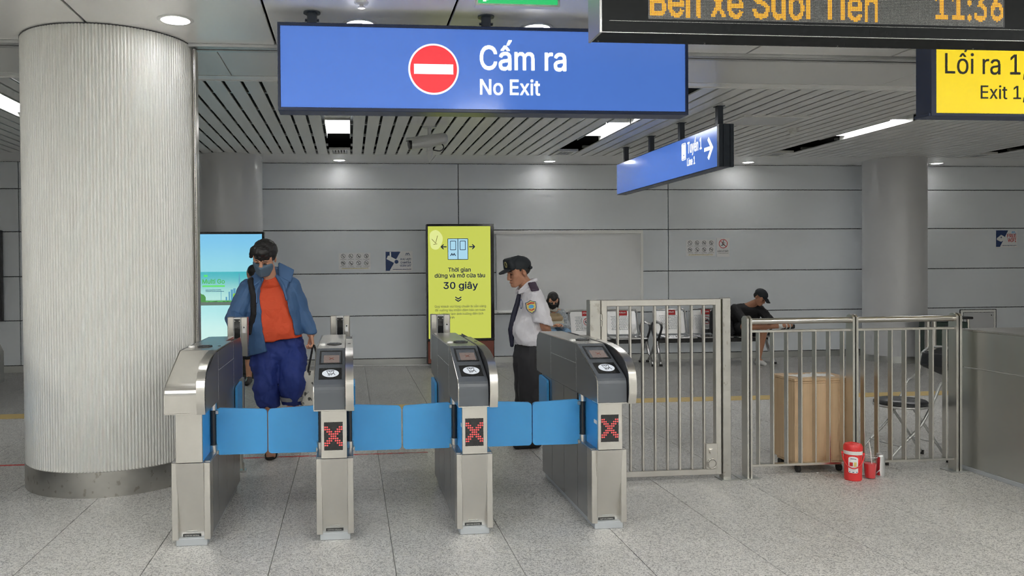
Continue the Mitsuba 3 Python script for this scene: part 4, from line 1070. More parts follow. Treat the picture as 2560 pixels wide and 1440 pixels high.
k = thing('access_panel', 'pale framed access panel low in the back wall at the right', 'panel')
part(k, 'outer_frame', bev(10.12, 10.78, 12.392, 12.406, 0.07, 0.742, 0.002), 'wall_gap')
part(k, 'frame', bev(10.135, 10.765, 12.388, 12.406, 0.08, 0.730, 0.002), 'off_white')
part(k, 'shadow_gap', bev(10.175, 10.725, 12.385, 12.392, 0.10, 0.692, 0.001), 'wall_gap')
part(k, 'door', bev(10.182, 10.718, 12.380, 12.392, 0.10, 0.685, 0.002), 'column_grey')
part(k, 'lock', cyl((10.68, 12.376, 0.64), (10.68, 12.382, 0.64), 0.010, 14), 'gate_dark', 30)

# notices stuck to the wall
YW = WALL - 0.001
icon = [sg.Point(0, 0).buffer(0.008), sg.LineString([(-0.012, -0.012), (0.0, 0.004), (0.012, -0.014)]).buffer(0.004), rrect(-0.012, 0.014, -0.010, 0.006), sg.LineString([(0, -0.018), (0.004, 0.012)]).buffer(0.005), sg.LineString([(-0.015, 0), (0.0, 0.008), (0.015, -0.004)]).buffer(0.005), sg.LineString([(-0.012, 0.01), (-0.002, -0.01), (0.014, -0.012)]).buffer(0.005), unary_union([sg.Point(0, 0.012).buffer(0.005), rrect(-0.004, 0.004, -0.018, 0.008)]), unary_union([sg.Point(-0.008, 0).buffer(0.006), sg.Point(0.009, -0.002).buffer(0.007)])]


def rules_notice(x0, x1, z0, z1, label):
    k = thing('rules_notice', label, 'notice')
    w, h = x1 - x0, z1 - z0
    part(k, 'sheet', box(x0, x1, YW - 0.003, YW, z0, z1), 'paper')
    for i in range(4):
        for j in range(2):
            cx2, cz2 = x0 + w * (0.14 + 0.242 * i), z1 - h * (0.18 + 0.42 * j)
            ringp = unary_union([sg.Point(0, 0).buffer(0.0335).difference(sg.Point(0, 0).buffer(0.0275)), sg.LineString([(-0.021, 0.021), (0.021, -0.021)]).buffer(0.003), icon[i + 4 * j]])
            part(k, 'prohibition_symbol', on(flat(ringp, 0.001), FRONT, cx2, YW - 0.003, cz2), 'ink')
            part(k, 'caption', box(cx2 - 0.045, cx2 + 0.045, YW - 0.004, YW - 0.002, cz2 - 0.053, cz2 - 0.047), 'ink_grey')
    part(k, 'footer', box(x0 + w * 0.09, x0 + w * 0.93, YW - 0.004, YW - 0.002, z0 + h * 0.06, z0 + h * 0.085), 'ink_yellow')
    part(k, 'footer', box(x0 + w * 0.09, x0 + w * 0.93, YW - 0.004, YW - 0.002, z0 + h * 0.115, z0 + h * 0.13), 'ink_grey')


rules_notice(-0.167, 0.323, 1.487, 1.744, 'white sheet of eight prohibition symbols beside the camera notice')
rules_notice(5.385, 5.873, 1.661, 1.921, 'white sheet of eight prohibition symbols beside the no running notice')
k = thing('no_running_notice', 'upright white notice with a red ring around a running figure', 'notice')
part(k, 'sheet', box(5.901, 6.116, YW - 0.004, YW, 1.646, 1.951), 'paper')
part(k, 'ring', on(flat(unary_union([sg.Point(0, 0).buffer(0.074).difference(sg.Point(0, 0).buffer(0.064)), sg.LineString([(-0.048, 0.048), (0.048, -0.048)]).buffer(0.005)]), 0.001), FRONT, 6.011, YW - 0.004, 1.858), 'ink_red')
part(k, 'runner', on(flat(unary_union([sg.Point(0.004, 0.046).buffer(0.009), sg.LineString([(-0.004, 0.03), (-0.010, 0.0), (0.014, -0.022), (0.03, -0.03)]).buffer(0.006), sg.LineString([(-0.010, 0.0), (-0.014, -0.028), (-0.036, -0.026)]).buffer(0.005), sg.LineString([(-0.004, 0.028), (0.014, 0.010), (0.028, 0.014)]).buffer(0.004)]), 0.001), FRONT, 6.011, YW - 0.0045, 1.858), 'ink')
part(k, 'caption', on(text('CẤM XÔ ĐẨY', 0.020, 0.19, 0.001, True), FRONT, 5.913, YW - 0.004, 1.728), 'ink')
part(k, 'caption_line', box(5.92, 6.10, YW - 0.005, YW - 0.003, 1.704, 1.711), 'ink_grey')


def blue_notice(name, label, x0, x1, z0, z1, split, big, small, cap):
    k = thing(name, label, 'notice')
    w, h = x1 - x0, z1 - z0
    part(k, 'sheet', box(x0, x1, YW - 0.003, YW, z0, z1), 'paper')
    part(k, 'blue_corner', on(flat(sg.Polygon([(0.008, 0.008), (w * split[0], 0.008), (w * split[1], h - 0.008), (0.008, h - 0.008)]), 0.001), FRONT, x0, YW - 0.003, z0), 'ink_navy', label='navy blue corner')
    part(k, 'emblem', on(flat(unary_union([sg.LineString([(-0.03, -0.01), (-0.018, 0.012), (-0.004, -0.008), (0.012, 0.014), (0.03, -0.010)]).buffer(0.0045), rrect(-0.04, 0.04, -0.026, -0.022)]), 0.001), FRONT, x0 + w * 0.82, YW - 0.003, z1 - h * 0.14), 'ink_cyan' if small else 'ink_navy')
    part(k, 'headline', cat([on(text(s, hh, ww, 0.001, True), FRONT, x0 + w * fx, YW - 0.003, z0 + h * fz) for s, hh, ww, fx, fz in big]), cap)
    part(k, 'caption_line', box(x0 + w * 0.28, x0 + w * 0.95, YW - 0.004, YW - 0.002, z0 + h * 0.085, z0 + h * 0.11), 'ink_navy')
    return k, w, h


k, w, h = blue_notice('camera_notice', 'blue and white notice with a camera picture reading Khu vực camera', 0.548, 0.974, 1.457, 1.770, (0.16, 0.56), [('KHU VỰC', 0.030, 0.165, 0.56, 0.545), ('CAMERA', 0.030, 0.165, 0.56, 0.390), ('GIÁM SÁT', 0.030, 0.175, 0.54, 0.235)], False, 'ink_navy')
camp = affinity.rotate(rrect(-0.085, 0.07, -0.032, 0.032, 0.012), -28)
part(k, 'camera_picture', on(flat(unary_union([affinity.translate(camp, 0.11, 0.185), rrect(0.07, 0.092, 0.20, h - 0.012)]), 0.002), FRONT, 0.548, YW - 0.003, 1.457), 'off_white')
part(k, 'camera_lens', on(flat(sg.Point(0.175, 0.148).buffer(0.030), 0.003), FRONT, 0.548, YW - 0.003, 1.457), 'ink_navy')
k, w, h = blue_notice('wifi_notice', 'blue and white notice reading FREE WIFI in red, at the right edge', 10.77, 11.165, 1.774, 2.065, (0.2, 0.58), [('FREE', 0.058, 0.165, 0.53, 0.56), ('WIFI', 0.058, 0.150, 0.56, 0.31)], True, 'ink_red')
part(k, 'router_picture', on(flat(sg.Polygon([(0.02, 0.15), (0.10, 0.21), (0.18, 0.165), (0.18, 0.14), (0.10, 0.09), (0.02, 0.125)]), 0.002), FRONT, 10.77, YW - 0.003, 1.774), 'off_white')
part(k, 'router_dot', on(flat(sg.Point(0.10, 0.165).buffer(0.012), 0.001), FRONT, 10.77, YW - 0.005, 1.774), 'ink_navy')
single('floor_cable', tube(smooth_path([(-1.0, 12.33, 0.03), (-0.4, 12.32, 0.02), (0.3, 12.30, 0.012), (0.8, 12.25, 0.012), (1.2, 12.15, 0.02)], 4), 0.008, 6), 'white_cord', 'thin white cable lying along the skirting left of the yellow kiosk', 'cable', True)

# ------------------------------------------------------------------ people
def rotm(yaw=0, pitch=0, roll=0):
    """head/hand frames: local face looks towards -Y, z up; pitch > 0 looks down; yaw turns about z; roll tilts sideways"""
    r = trimesh.transformations.rotation_matrix
    return (r(math.radians(yaw), (0, 0, 1)) @ r(math.radians(pitch), (1, 0, 0)) @ r(math.radians(roll), (0, 1, 0)))


def placed(m, R, c, s=1.0):
    A = np.array(R) @ np.diag([s, s, s, 1.0])
    A[:3, 3] = c
    if isinstance(m, trimesh.Trimesh):
        m = m.copy()
        m.apply_transform(A)
        return m
    return m.transform(A[:3, :4])


def head_solid():
    """skull, jaw, nose, lips, ears; chin at z=-.115, crown at z=+.118"""
    ms = [ell((0, 0.014, 0.034), (0.076, 0.095, 0.084), 32),
          m3.Manifold.batch_hull([sph((s * 0.050, -0.045, 0.045), 0.024) for s in (-1, 1)] + [sph((s * 0.053, -0.040, -0.012), 0.022) for s in (-1, 1)] + [sph((s * 0.022, -0.066, -0.094), 0.018) for s in (-1, 1)] + [sph((s * 0.050, 0.010, -0.066), 0.018) for s in (-1, 1)] + [sph((0, -0.076, -0.092), 0.016)]),
          hull((0, -0.088, 0.012, 0.011), (-0.006, -0.100, -0.026, 0.012), (0.006, -0.100, -0.026, 0.012)), hull((-0.017, -0.090, -0.033, 0.009), (0.017, -0.090, -0.033, 0.009), (0, -0.104, -0.031, 0.011)),
          hull((-0.044, -0.064, 0.026, 0.013), (-0.014, -0.084, 0.022, 0.010)), hull((0.044, -0.064, 0.026, 0.013), (0.014, -0.084, 0.022, 0.010)),
          hull((-0.020, -0.084, -0.061, 0.006), (0, -0.091, -0.059, 0.007), (0.020, -0.084, -0.061, 0.006)), hull((-0.015, -0.083, -0.070, 0.006), (0.015, -0.083, -0.070, 0.006), (0, -0.088, -0.070, 0.007)),
          hull((-0.048, -0.055, -0.018, 0.020), (-0.040, -0.060, -0.022, 0.020)), hull((0.048, -0.055, -0.018, 0.020), (0.040, -0.060, -0.022, 0.020))]
    for s in (-1, 1):
        e = M.sphere(1.0, 20).scale((0.009, 0.019, 0.031)).rotate((12, 0, s * 18)).translate((s * 0.081, 0.016, -0.008))
        ms.append(e - M.sphere(1.0, 14).scale((0.006, 0.011, 0.018)).translate((s * 0.089, 0.010, -0.004)))
    h = sum_m(ms)
    for s in (-1, 1):
        h = h - M.sphere(1.0, 18).scale((0.018, 0.012, 0.010)).translate((s * 0.031, -0.094, 0.004))
    return h


HEAD = head_solid()


def face(k, R, c, s=1.0, lids=True, mouth=True):
    for sgn in (-1, 1):
        part(k, 'eye', placed(to_tri(M.sphere(1.0, 16).scale((0.013, 0.008, 0.0042 if lids else 0.007)).translate((sgn * 0.031, -0.083, 0.003))), R, c, s), 'eye_dark', 40)
        b = tube(smooth_path([(sgn * 0.016, -0.093, 0.027), (sgn * 0.031, -0.089, 0.029), (sgn * 0.048, -0.074, 0.022)], 4), [0.0022] + [0.0030] * 7 + [0.0016], 6)
        part(k, 'eyebrow', placed(b, R, c, s), 'brow', True)
    if mouth:
        part(k, 'lips', placed(tube(smooth_path([(-0.021, -0.088, -0.066), (0, -0.097, -0.0645), (0.021, -0.088, -0.066)], 4), [0.002] + [0.0032] * 7 + [0.002], 6), R, c, s), 'lip', True)


def hand_solid(curl=35, spread=4, thumb=1):
    """right-angle hand frame: fingers along +x, palm faces -z, thumb on the +y side when thumb=1"""
    ms = [m3.Manifold.batch_hull([sph((0.012, y, 0), 0.014) for y in (-0.024, 0.024)] + [sph((0.078, y, 0.002), 0.0115) for y in (-0.031, -0.010, 0.011, 0.031)])]
    for i, (y, L) in enumerate(((-0.032, 0.062), (-0.0107, 0.074), (0.0107, 0.080), (0.032, 0.072))[:: thumb]):
        y = (-0.032, -0.0107, 0.0107, 0.032)[i]
        p, a = np.array([0.080, y, 0.002]), math.radians(curl * 0.55)
        pts = [(*p, 0.0098)]
        for seg, r in ((0.45, 0.0092), (0.30, 0.0086), (0.25, 0.0076)):
            p = p + L * seg * np.array([math.cos(a), math.sin(math.radians(spread)) * y / 0.032, -math.sin(a)])
            pts.append((*p, r))
            a += math.radians(curl)
        ms.append(chain(*pts))
    ms.append(chain((0.020, thumb * 0.022, -0.004, 0.0135), (0.050, thumb * 0.050, -0.014, 0.0110), (0.078, thumb * 0.056, -0.024, 0.0098), (0.100, thumb * 0.052, -0.034, 0.0085)))
    return sum_m(ms)


def hand_at(wrist, fingers, palm, curl=35, thumb=1, s=0.95):
    """wrist point, direction of the fingers, direction the palm faces"""
    x = np.asarray(fingers, float) / np.linalg.norm(fingers)
    z = -np.asarray(palm, float)
    z = z - x * (x @ z)
    z /= np.linalg.norm(z)
    R = np.eye(4)
    R[:3, 0], R[:3, 1], R[:3, 2] = x, np.cross(z, x), z
    return placed(hand_solid(curl, 4, thumb), R, wrist, s)


def limb(*jr):
    return chain(*[tuple(j) + (r,) if len(j) == 3 else tuple(j) for j, r in jr])


def above(z):
    return mbox(-20, 20, -20, 20, z, 9)


def below(z):
    return mbox(-20, 20, -20, 20, -9, z)


# --- the man in the blue jacket walking through the left aisle
k = thing('person', 'man in open blue jacket, orange shirt, blue shorts and grey mask walking through the gates', 'person')
hc, hR = np.array([-0.678, 6.500, 1.592]), rotm(-14, 33, 9)
shl, shr, chest, waist, pelvis = (-0.815, 6.62, 1.355), (-0.482, 6.63, 1.375), (-0.640, 6.63, 1.22), (-0.595, 6.64, 1.00), (-0.575, 6.64, 0.88)
elR, wrR = (-0.385, 6.66, 1.12), (-0.318, 6.58, 0.965)
elL, wrL = (-0.915, 6.46, 1.10), (-0.862, 6.22, 1.06)
hipL, knL, anL = (-0.672, 6.63, 0.84), (-0.668, 6.52, 0.47), (-0.655, 6.55, 0.085)
hipR, knR, anR = (-0.480, 6.65, 0.84), (-0.472, 6.51, 0.47), (-0.470, 6.83, 0.20)
torso = [hull((-0.755, 6.64, 1.31, 0.055), (-0.535, 6.65, 1.33, 0.055), (-0.72, 6.64, 1.18, 0.078), (-0.555, 6.65, 1.18, 0.078)), hull((-0.72, 6.64, 1.18, 0.078), (-0.555, 6.65, 1.18, 0.078), (-0.665, 6.64, 0.95, 0.085), (-0.515, 6.65, 0.95, 0.085)), hull((-0.665, 6.64, 0.95, 0.085), (-0.515, 6.65, 0.95, 0.085), (-0.655, 6.63, 0.84, 0.095), (-0.505, 6.64, 0.84, 0.095))]
body = sum_m([placed(HEAD, hR, hc, 1.04), chain((-0.658, 6.545, 1.52, 0.056), (-0.645, 6.60, 1.41, 0.060)), hull((-0.645, 6.63, 1.39, 0.045), (-0.80, 6.64, 1.325, 0.04), (-0.495, 6.65, 1.345, 0.04))] + torso + [
    limb((shr, .052), (elR, .042), (wrR, .029)), limb((shl, .052), (elL, .042), (wrL, .029)), limb((hipL, .085), (knL, .056), (anL, .038)), limb((hipR, .085), (knR, .056), (anR, .038)),
    hull((-0.655, 6.57, 0.045, 0.034), (-0.645, 6.40, 0.030, 0.026), (-0.620, 6.41, 0.030, 0.024), (*anL, 0.038)), hull((-0.470, 6.86, 0.16, 0.034), (-0.465, 6.74, 0.05, 0.026), (*anR, 0.038)),
    hand_at(wrR, (0.12, -0.15, -0.98), (-1, -0.2, 0), 62, 1), hand_at(wrL, (0.1, -1, -0.12), (0, 0, -1), 22, 1)])
scene[k] = shape(soft(body, 0.011, 6), 'skin', 50)
face(k, hR, hc, 1.04, mouth=False)
hair = sum_m([ell((0, 0.018, 0.052), (0.096, 0.108, 0.092), 32), ell((-0.014, -0.045, 0.096), (0.080, 0.060, 0.042), 24), ell((0.03, -0.045, 0.075), (0.040, 0.045, 0.034), 20), chain((-0.076, -0.035, 0.070, 0.026), (-0.094, -0.034, 0.020, 0.013)), chain((0.070, -0.010, 0.050, 0.022), (0.078, -0.004, 0.010, 0.010)), chain((-0.05, -0.075, 0.085, 0.016), (-0.035, -0.096, 0.056, 0.008)), chain((-0.015, -0.08, 0.09, 0.016), (0.0, -0.100, 0.058, 0.007)), chain((-0.078, 0.03, 0.06, 0.02), (-0.085, 0.01, 0.02, 0.012))])
hair = hair - hull((-0.005, -0.128, 0.045, 0.030), (0.050, -0.105, 0.040, 0.030)) - hull((-0.045, -0.12, 0.0, 0.032), (0.048, -0.12, 0.01, 0.034), (0, -0.14, -0.1, 0.06)) - mbox(-0.2, 0.2, -0.2, 0.2, -0.3, -0.03)
ht = soft(hair, 0.007, 3)
ht.vertices += ht.vertex_normals * ((meshkit.fbm(ht.vertices * np.array([120, 60, 40]), 2, 4) - 0.5) * 0.012)[:, None]
part(k, 'hair', placed(ht, hR, hc, 1.04), 'hair', 40, label='short tousled black hair')
mask = hull((-0.052, -0.050, -0.020, 0.024), (0.052, -0.050, -0.020, 0.024), (0, -0.108, -0.030, 0.014), (0, -0.092, -0.095, 0.018), (-0.034, -0.052, -0.100, 0.022), (0.034, -0.052, -0.100, 0.022), (-0.054, -0.012, -0.065, 0.020), (0.054, -0.012, -0.065, 0.020)) - mbox(-0.2, 0.2, -0.02, 0.2, -0.3, 0.2) - hull((-0.06, -0.14, 0.035, 0.03), (0.06, -0.14, 0.035, 0.03))
part(k, 'face_mask', placed(soft(mask, 0.008, 4), hR, hc, 1.05), 'mask_grey', 40, label='grey cloth face mask')
for s in (-1, 1):
    part(k, 'mask_loop', placed(tube(smooth_path([(s * 0.070, -0.035, -0.015), (s * 0.086, -0.004, 0.014), (s * 0.090, 0.030, 0.015), (s * 0.087, 0.034, -0.02), (s * 0.070, -0.02, -0.055)], 4), 0.002, 6), hR, hc, 0.98), 'white_cord', True)
shirt = sum_m([hull((-0.775, 6.62, 1.325, 0.078), (-0.525, 6.63, 1.345, 0.078), (-0.73, 6.61, 1.18, 0.108), (-0.555, 6.62, 1.18, 0.108)), hull((-0.73, 6.61, 1.18, 0.108), (-0.555, 6.62, 1.18, 0.108), (-0.685, 6.60, 1.0, 0.115), (-0.515, 6.61, 1.0, 0.115)), hull((-0.685, 6.60, 1.0, 0.115), (-0.515, 6.61, 1.0, 0.115), (-0.685, 6.62, 0.86, 0.118), (-0.505, 6.63, 0.86, 0.118)), hull((-0.645, 6.585, 1.405, 0.066), (-0.74, 6.62, 1.35, 0.06), (-0.55, 6.63, 1.365, 0.06))])
shirt = shirt - chain((-0.650, 6.53, 1.47, 0.054), (-0.652, 6.60, 1.45, 0.05)) - (M.cube((2, 2, 1)).translate((-1, -1, -1)).rotate((0, -6, 0)).translate((-0.6, 6.6, 0.928)))
part(k, 'shirt', soft(shirt, 0.013, 6, 0.014, (16, 10, 14), 5), 'shirt_orange', 50, label='orange t-shirt')
jk = [hull((-0.80, 6.63, 1.325, 0.085), (-0.50, 6.64, 1.345, 0.085), (-0.755, 6.612, 1.18, 0.132), (-0.535, 6.62, 1.18, 0.132)), hull((-0.755, 6.612, 1.18, 0.132), (-0.535, 6.62, 1.18, 0.132), (-0.70, 6.612, 1.0, 0.146), (-0.52, 6.625, 1.0, 0.142)), hull((-0.70, 6.612, 1.0, 0.146), (-0.52, 6.625, 1.0, 0.142), (-0.70, 6.62, 0.78, 0.152), (-0.50, 6.64, 0.78, 0.145)),
      hull((-0.645, 6.655, 1.42, 0.085), (-0.77, 6.64, 1.36, 0.068), (-0.52, 6.65, 1.38, 0.068)),
      hull((-0.645, 6.67, 1.45, 0.080), (-0.72, 6.60, 1.42, 0.035), (-0.56, 6.60, 1.44, 0.035))]
slv = [limb(((-0.485, 6.64, 1.36), .083), ((-0.392, 6.66, 1.13), .073), ((-0.322, 6.59, 0.985), .054)), limb(((-0.815, 6.62, 1.345), .085), ((-0.915, 6.47, 1.115), .076), ((-0.868, 6.27, 1.065), .058))]
opening = to_man(prism(sg.Polygon([(-0.700, 1.52), (-0.570, 1.52), (-0.525, 1.34), (-0.470, 1.12), (-0.425, 0.90), (-0.395, 0.6), (-0.640, 0.6), (-0.668, 0.86), (-0.700, 1.05), (-0.722, 1.30)]), 'y', 6.1, 6.615))
neckhole = chain((-0.652, 6.50, 1.56, 0.075), (-0.648, 6.585, 1.42, 0.064), (-0.645, 6.62, 1.3, 0.06))
hemcut = M.cube((2, 2, 1)).translate((-1, -1, -1)).rotate((0, -14, 0)).translate((-0.78, 6.6, 0.812))
inner = sum_m([hull((-0.76, 6.62, 1.2, 0.10), (-0.53, 6.63, 1.2, 0.10), (-0.68, 6.63, 0.6, 0.118), (-0.51, 6.64, 0.6, 0.118))])
jacket = sum_m([sum_m(jk) - opening - hemcut] + slv) - neckhole - mbox(-0.45, -0.2, 6.4, 6.8, 0.5, 0.972)
part(k, 'jacket', soft(jacket, 0.013, 5, 0.014, (15, 15, 12), 8), 'jacket_blue', 50, label='open dark blue hooded jacket')
hood = chain((-0.755, 6.60, 1.425, 0.030), (-0.735, 6.70, 1.465, 0.044), (-0.645, 6.755, 1.475, 0.050), (-0.545, 6.70, 1.480, 0.040), (-0.525, 6.60, 1.455, 0.026))
for wing in (hull((-0.570, 6.62, 1.545, 0.012), (-0.462, 6.62, 1.492, 0.010), (-0.485, 6.575, 1.40, 0.014), (-0.555, 6.565, 1.43, 0.014), (-0.56, 6.66, 1.44, 0.02)), hull((-0.725, 6.60, 1.475, 0.014), (-0.835, 6.60, 1.405, 0.014), (-0.800, 6.53, 1.345, 0.014), (-0.715, 6.525, 1.41, 0.012), (-0.76, 6.66, 1.42, 0.02))):
    part(k, 'collar_wing', soft(wing, 0.013, 3), 'jacket_blue', 50)
part(k, 'hood', soft(hood, 0.014, 5, 0.008, (20, 20, 20), 2), 'jacket_blue', 50)
lap = chain((-0.700, 6.545, 1.425, 0.014), (-0.745, 6.500, 1.33, 0.013), (-0.742, 6.488, 1.24, 0.010)) + hull((-0.700, 6.545, 1.425, 0.012), (-0.765, 6.535, 1.375, 0.012), (-0.745, 6.500, 1.30, 0.010))
part(k, 'collar_flap', soft(lap, 0.012, 2), 'jacket_blue', 40)
lap = chain((-0.585, 6.56, 1.445, 0.014), (-0.532, 6.505, 1.37, 0.013), (-0.505, 6.488, 1.26, 0.010)) + hull((-0.585, 6.56, 1.445, 0.012), (-0.500, 6.545, 1.400, 0.012), (-0.520, 6.500, 1.32, 0.010))
part(k, 'collar_flap', soft(lap, 0.012, 2), 'jacket_blue', 40)
sh = [hull((-0.670, 6.64, 0.90, 0.112), (-0.495, 6.65, 0.90, 0.112), (-0.680, 6.63, 0.80, 0.122), (-0.485, 6.65, 0.80, 0.122)), limb(((-0.690, 6.62, 0.80), .122), ((-0.680, 6.54, 0.56), .104), ((-0.662, 6.53, 0.40), .086)), limb(((-0.482, 6.64, 0.80), .122), ((-0.470, 6.51, 0.56), .108), ((-0.474, 6.56, 0.41), .080))]
shorts = sum_m(sh) - below(0.405) - above(0.97) - sum_m([limb(((-0.664, 6.53, 0.43), .072), ((-0.66, 6.53, 0.2), .075)), limb(((-0.474, 6.555, 0.43), .068), ((-0.474, 6.60, 0.2), .07))])
part(k, 'shorts', soft(shorts, 0.014, 6, 0.034, (18, 18, 11), 12), 'shorts_blue', 50, label='long blue shorts')
band = (limb(((-0.470, 6.51, 0.56), .116), ((-0.474, 6.56, 0.41), .088)) - limb(((-0.470, 6.51, 0.56), .10), ((-0.474, 6.56, 0.41), .074))) ^ mbox(-1, 0, 6, 7, 0.44, 0.475)
part(k, 'reflective_band', soft(band, 0.012, 2), 'reflective_grey', 50, label='grey reflective band on one leg')
for (x, y, z, a) in ((-0.640, 6.49, 0.0, 0), (-0.467, 6.80, 0.06, 35)):
    sole = affinity.scale(sg.Point(0, 0).buffer(1.0, quad_segs=10), 0.047, 0.128)
    m = flat(sole, 0.022)
    part(k, 'sandal', moved(rotated(m, -a, (1, 0, 0)), x, y, z if a == 0 else z + 0.01), 'rubber', label='dark sandal')
    part(k, 'sandal_strap', moved(rotated(cat([tube(smooth_path([(-0.042, -0.03, 0.015), (-0.02, -0.045, 0.055), (0.02, -0.045, 0.055), (0.042, -0.03, 0.015)], 4), 0.008, 6), tube(smooth_path([(-0.043, 0.02, 0.015), (-0.02, 0.0, 0.066), (0.02, 0.0, 0.066), (0.043, 0.02, 0.015)], 4), 0.008, 6)]), -a, (1, 0, 0)), x, y, z if a == 0 else z + 0.01), 'rubber', True)
k = thing('backpack', 'black backpack worn by the man in the blue jacket, one strap over his shoulder', 'backpack')
part(k, 'bag', soft(hull((-0.76, 6.86, 1.30, 0.06), (-0.54, 6.86, 1.30, 0.06), (-0.76, 6.87, 0.98, 0.07), (-0.54, 6.87, 0.98, 0.07), (-0.65, 6.93, 1.1, 0.06)), 0.02, 4), 'cloth_black', 50)
part(k, 'strap', soft(chain((-0.748, 6.80, 1.36, 0.020), (-0.775, 6.66, 1.432, 0.024), (-0.795, 6.545, 1.41, 0.024), (-0.768, 6.492, 1.30, 0.024), (-0.765, 6.482, 1.15, 0.024), (-0.80, 6.52, 1.0, 0.024), (-0.79, 6.72, 0.96, 0.02)), 0.012, 2), 'cloth_black', 50, label='black shoulder strap')
k = thing('tote_bag', 'white printed tote bag carried by the man in the blue jacket', 'bag')
bag = soft(M.batch_hull([sph(q, 0.02) for q in [(-0.375, 6.50, 0.33), (-0.20, 6.50, 0.33), (-0.375, 6.62, 0.33), (-0.20, 6.62, 0.33), (-0.385, 6.54, 0.655), (-0.185, 6.54, 0.655), (-0.385, 6.58, 0.655), (-0.185, 6.58, 0.655)]]), 0.02, 3, 0.01, (14, 14, 14), 3)
part(k, 'sack', bag, 'tote_print', 50)
for y, m_ in ((6.535, 'cloth_black'), (6.585, 'canvas_cream')):
    part(k, 'handle', tube(smooth_path([(-0.345, y, 0.66), (-0.318, y, 0.80), (-0.297, y, 0.885), (-0.268, y, 0.80), (-0.225, y, 0.66)], 5), 0.008, 8), m_, True)

# --- the person half hidden behind him
k = thing('person', 'person in black half hidden behind the man in the blue jacket', 'person')
hc, hR = np.array([-1.255, 10.62, 1.44]), rotm(-150, 6, 0)
bx, by = -1.24, 10.66
body = sum_m([placed(HEAD, hR, hc, 0.95), chain((bx, by, 1.36, 0.05), (bx, by, 1.26, 0.055)), hull((bx - 0.15, by, 1.20, 0.05), (bx + 0.15, by, 1.20, 0.05), (bx, by, 1.26, 0.055), (bx - 0.09, by, 0.95, 0.09), (bx + 0.09, by, 0.95, 0.09)), hull((bx - 0.09, by, 0.95, 0.09), (bx + 0.09, by, 0.95, 0.09), (bx - 0.09, by, 0.76, 0.09), (bx + 0.09, by, 0.76, 0.09))]
             + [limb(((bx + s * 0.17, by, 1.19), .045), ((bx + s * 0.21, by + 0.02, 0.95), .038), ((bx + s * 0.20, by - 0.06, 0.75), .026)) for s in (-1, 1)] + [hand_at((bx + s * 0.20, by - 0.06, 0.75), (0, -0.3, -1), (-s, 0, 0), 25, 1, 0.85) for s in (-1, 1)]
             + [limb(((bx + s * 0.085, by, 0.76), .08), ((bx + s * 0.09, by - 0.02, 0.44), .055), ((bx + s * 0.09, by + 0.03, 0.08), .036)) for s in (-1, 1)] + [hull((bx + s * 0.09, by + 0.04, 0.045, 0.032), (bx + s * 0.10, by - 0.13, 0.03, 0.024), (bx + s * 0.09, by + 0.03, 0.08, 0.034)) for s in (-1, 1)])
scene[k] = shape(soft(body, 0.016, 5), 'skin', 50)
face(k, hR, hc, 0.95)
part(k, 'hair', placed(soft(sum_m([ell((0, 0.025, 0.045), (0.086, 0.100, 0.090), 28), hull((0, 0.06, 0.0, 0.06), (0, 0.075, -0.09, 0.045))]) - hull((-0.05, -0.12, 0.0, 0.045), (0.05, -0.12, 0.0, 0.045), (0, -0.14, -0.1, 0.06)), 0.012, 4), hR, hc, 0.95), 'hair', 50, label='black hair')
top = sum_m([hull((bx - 0.15, by, 1.20, 0.066), (bx + 0.15, by, 1.20, 0.066), (bx, by, 1.25, 0.07), (bx - 0.09, by, 0.95, 0.115), (bx + 0.09, by, 0.95, 0.115)), hull((bx - 0.09, by, 0.95, 0.115), (bx + 0.09, by, 0.95, 0.115), (bx - 0.10, by, 0.70, 0.13), (bx + 0.10, by, 0.70, 0.13))] + [limb(((bx + s * 0.17, by, 1.19), .062), ((bx + s * 0.21, by + 0.02, 0.95), .055)) for s in (-1, 1)])
part(k, 'black_top', soft(top, 0.02, 5, 0.01, (10, 10, 6), 4), 'cloth_black', 50)
part(k, 'black_shorts', soft(sum_m([limb(((bx + s * 0.09, by, 0.78), .12), ((bx + s * 0.10, by - 0.01, 0.40), .095)) for s in (-1, 1)]) - below(0.33), 0.02, 4), 'cloth_black', 50)
for s in (-1, 1):
    part(k, 'shoe', soft(hull((bx + s * 0.09, by + 0.05, 0.042, 0.042), (bx + s * 0.10, by - 0.15, 0.034, 0.034), (bx + s * 0.09, by + 0.02, 0.07, 0.04)) - below(0.0), 0.015, 2), 'shoe_black', 40)

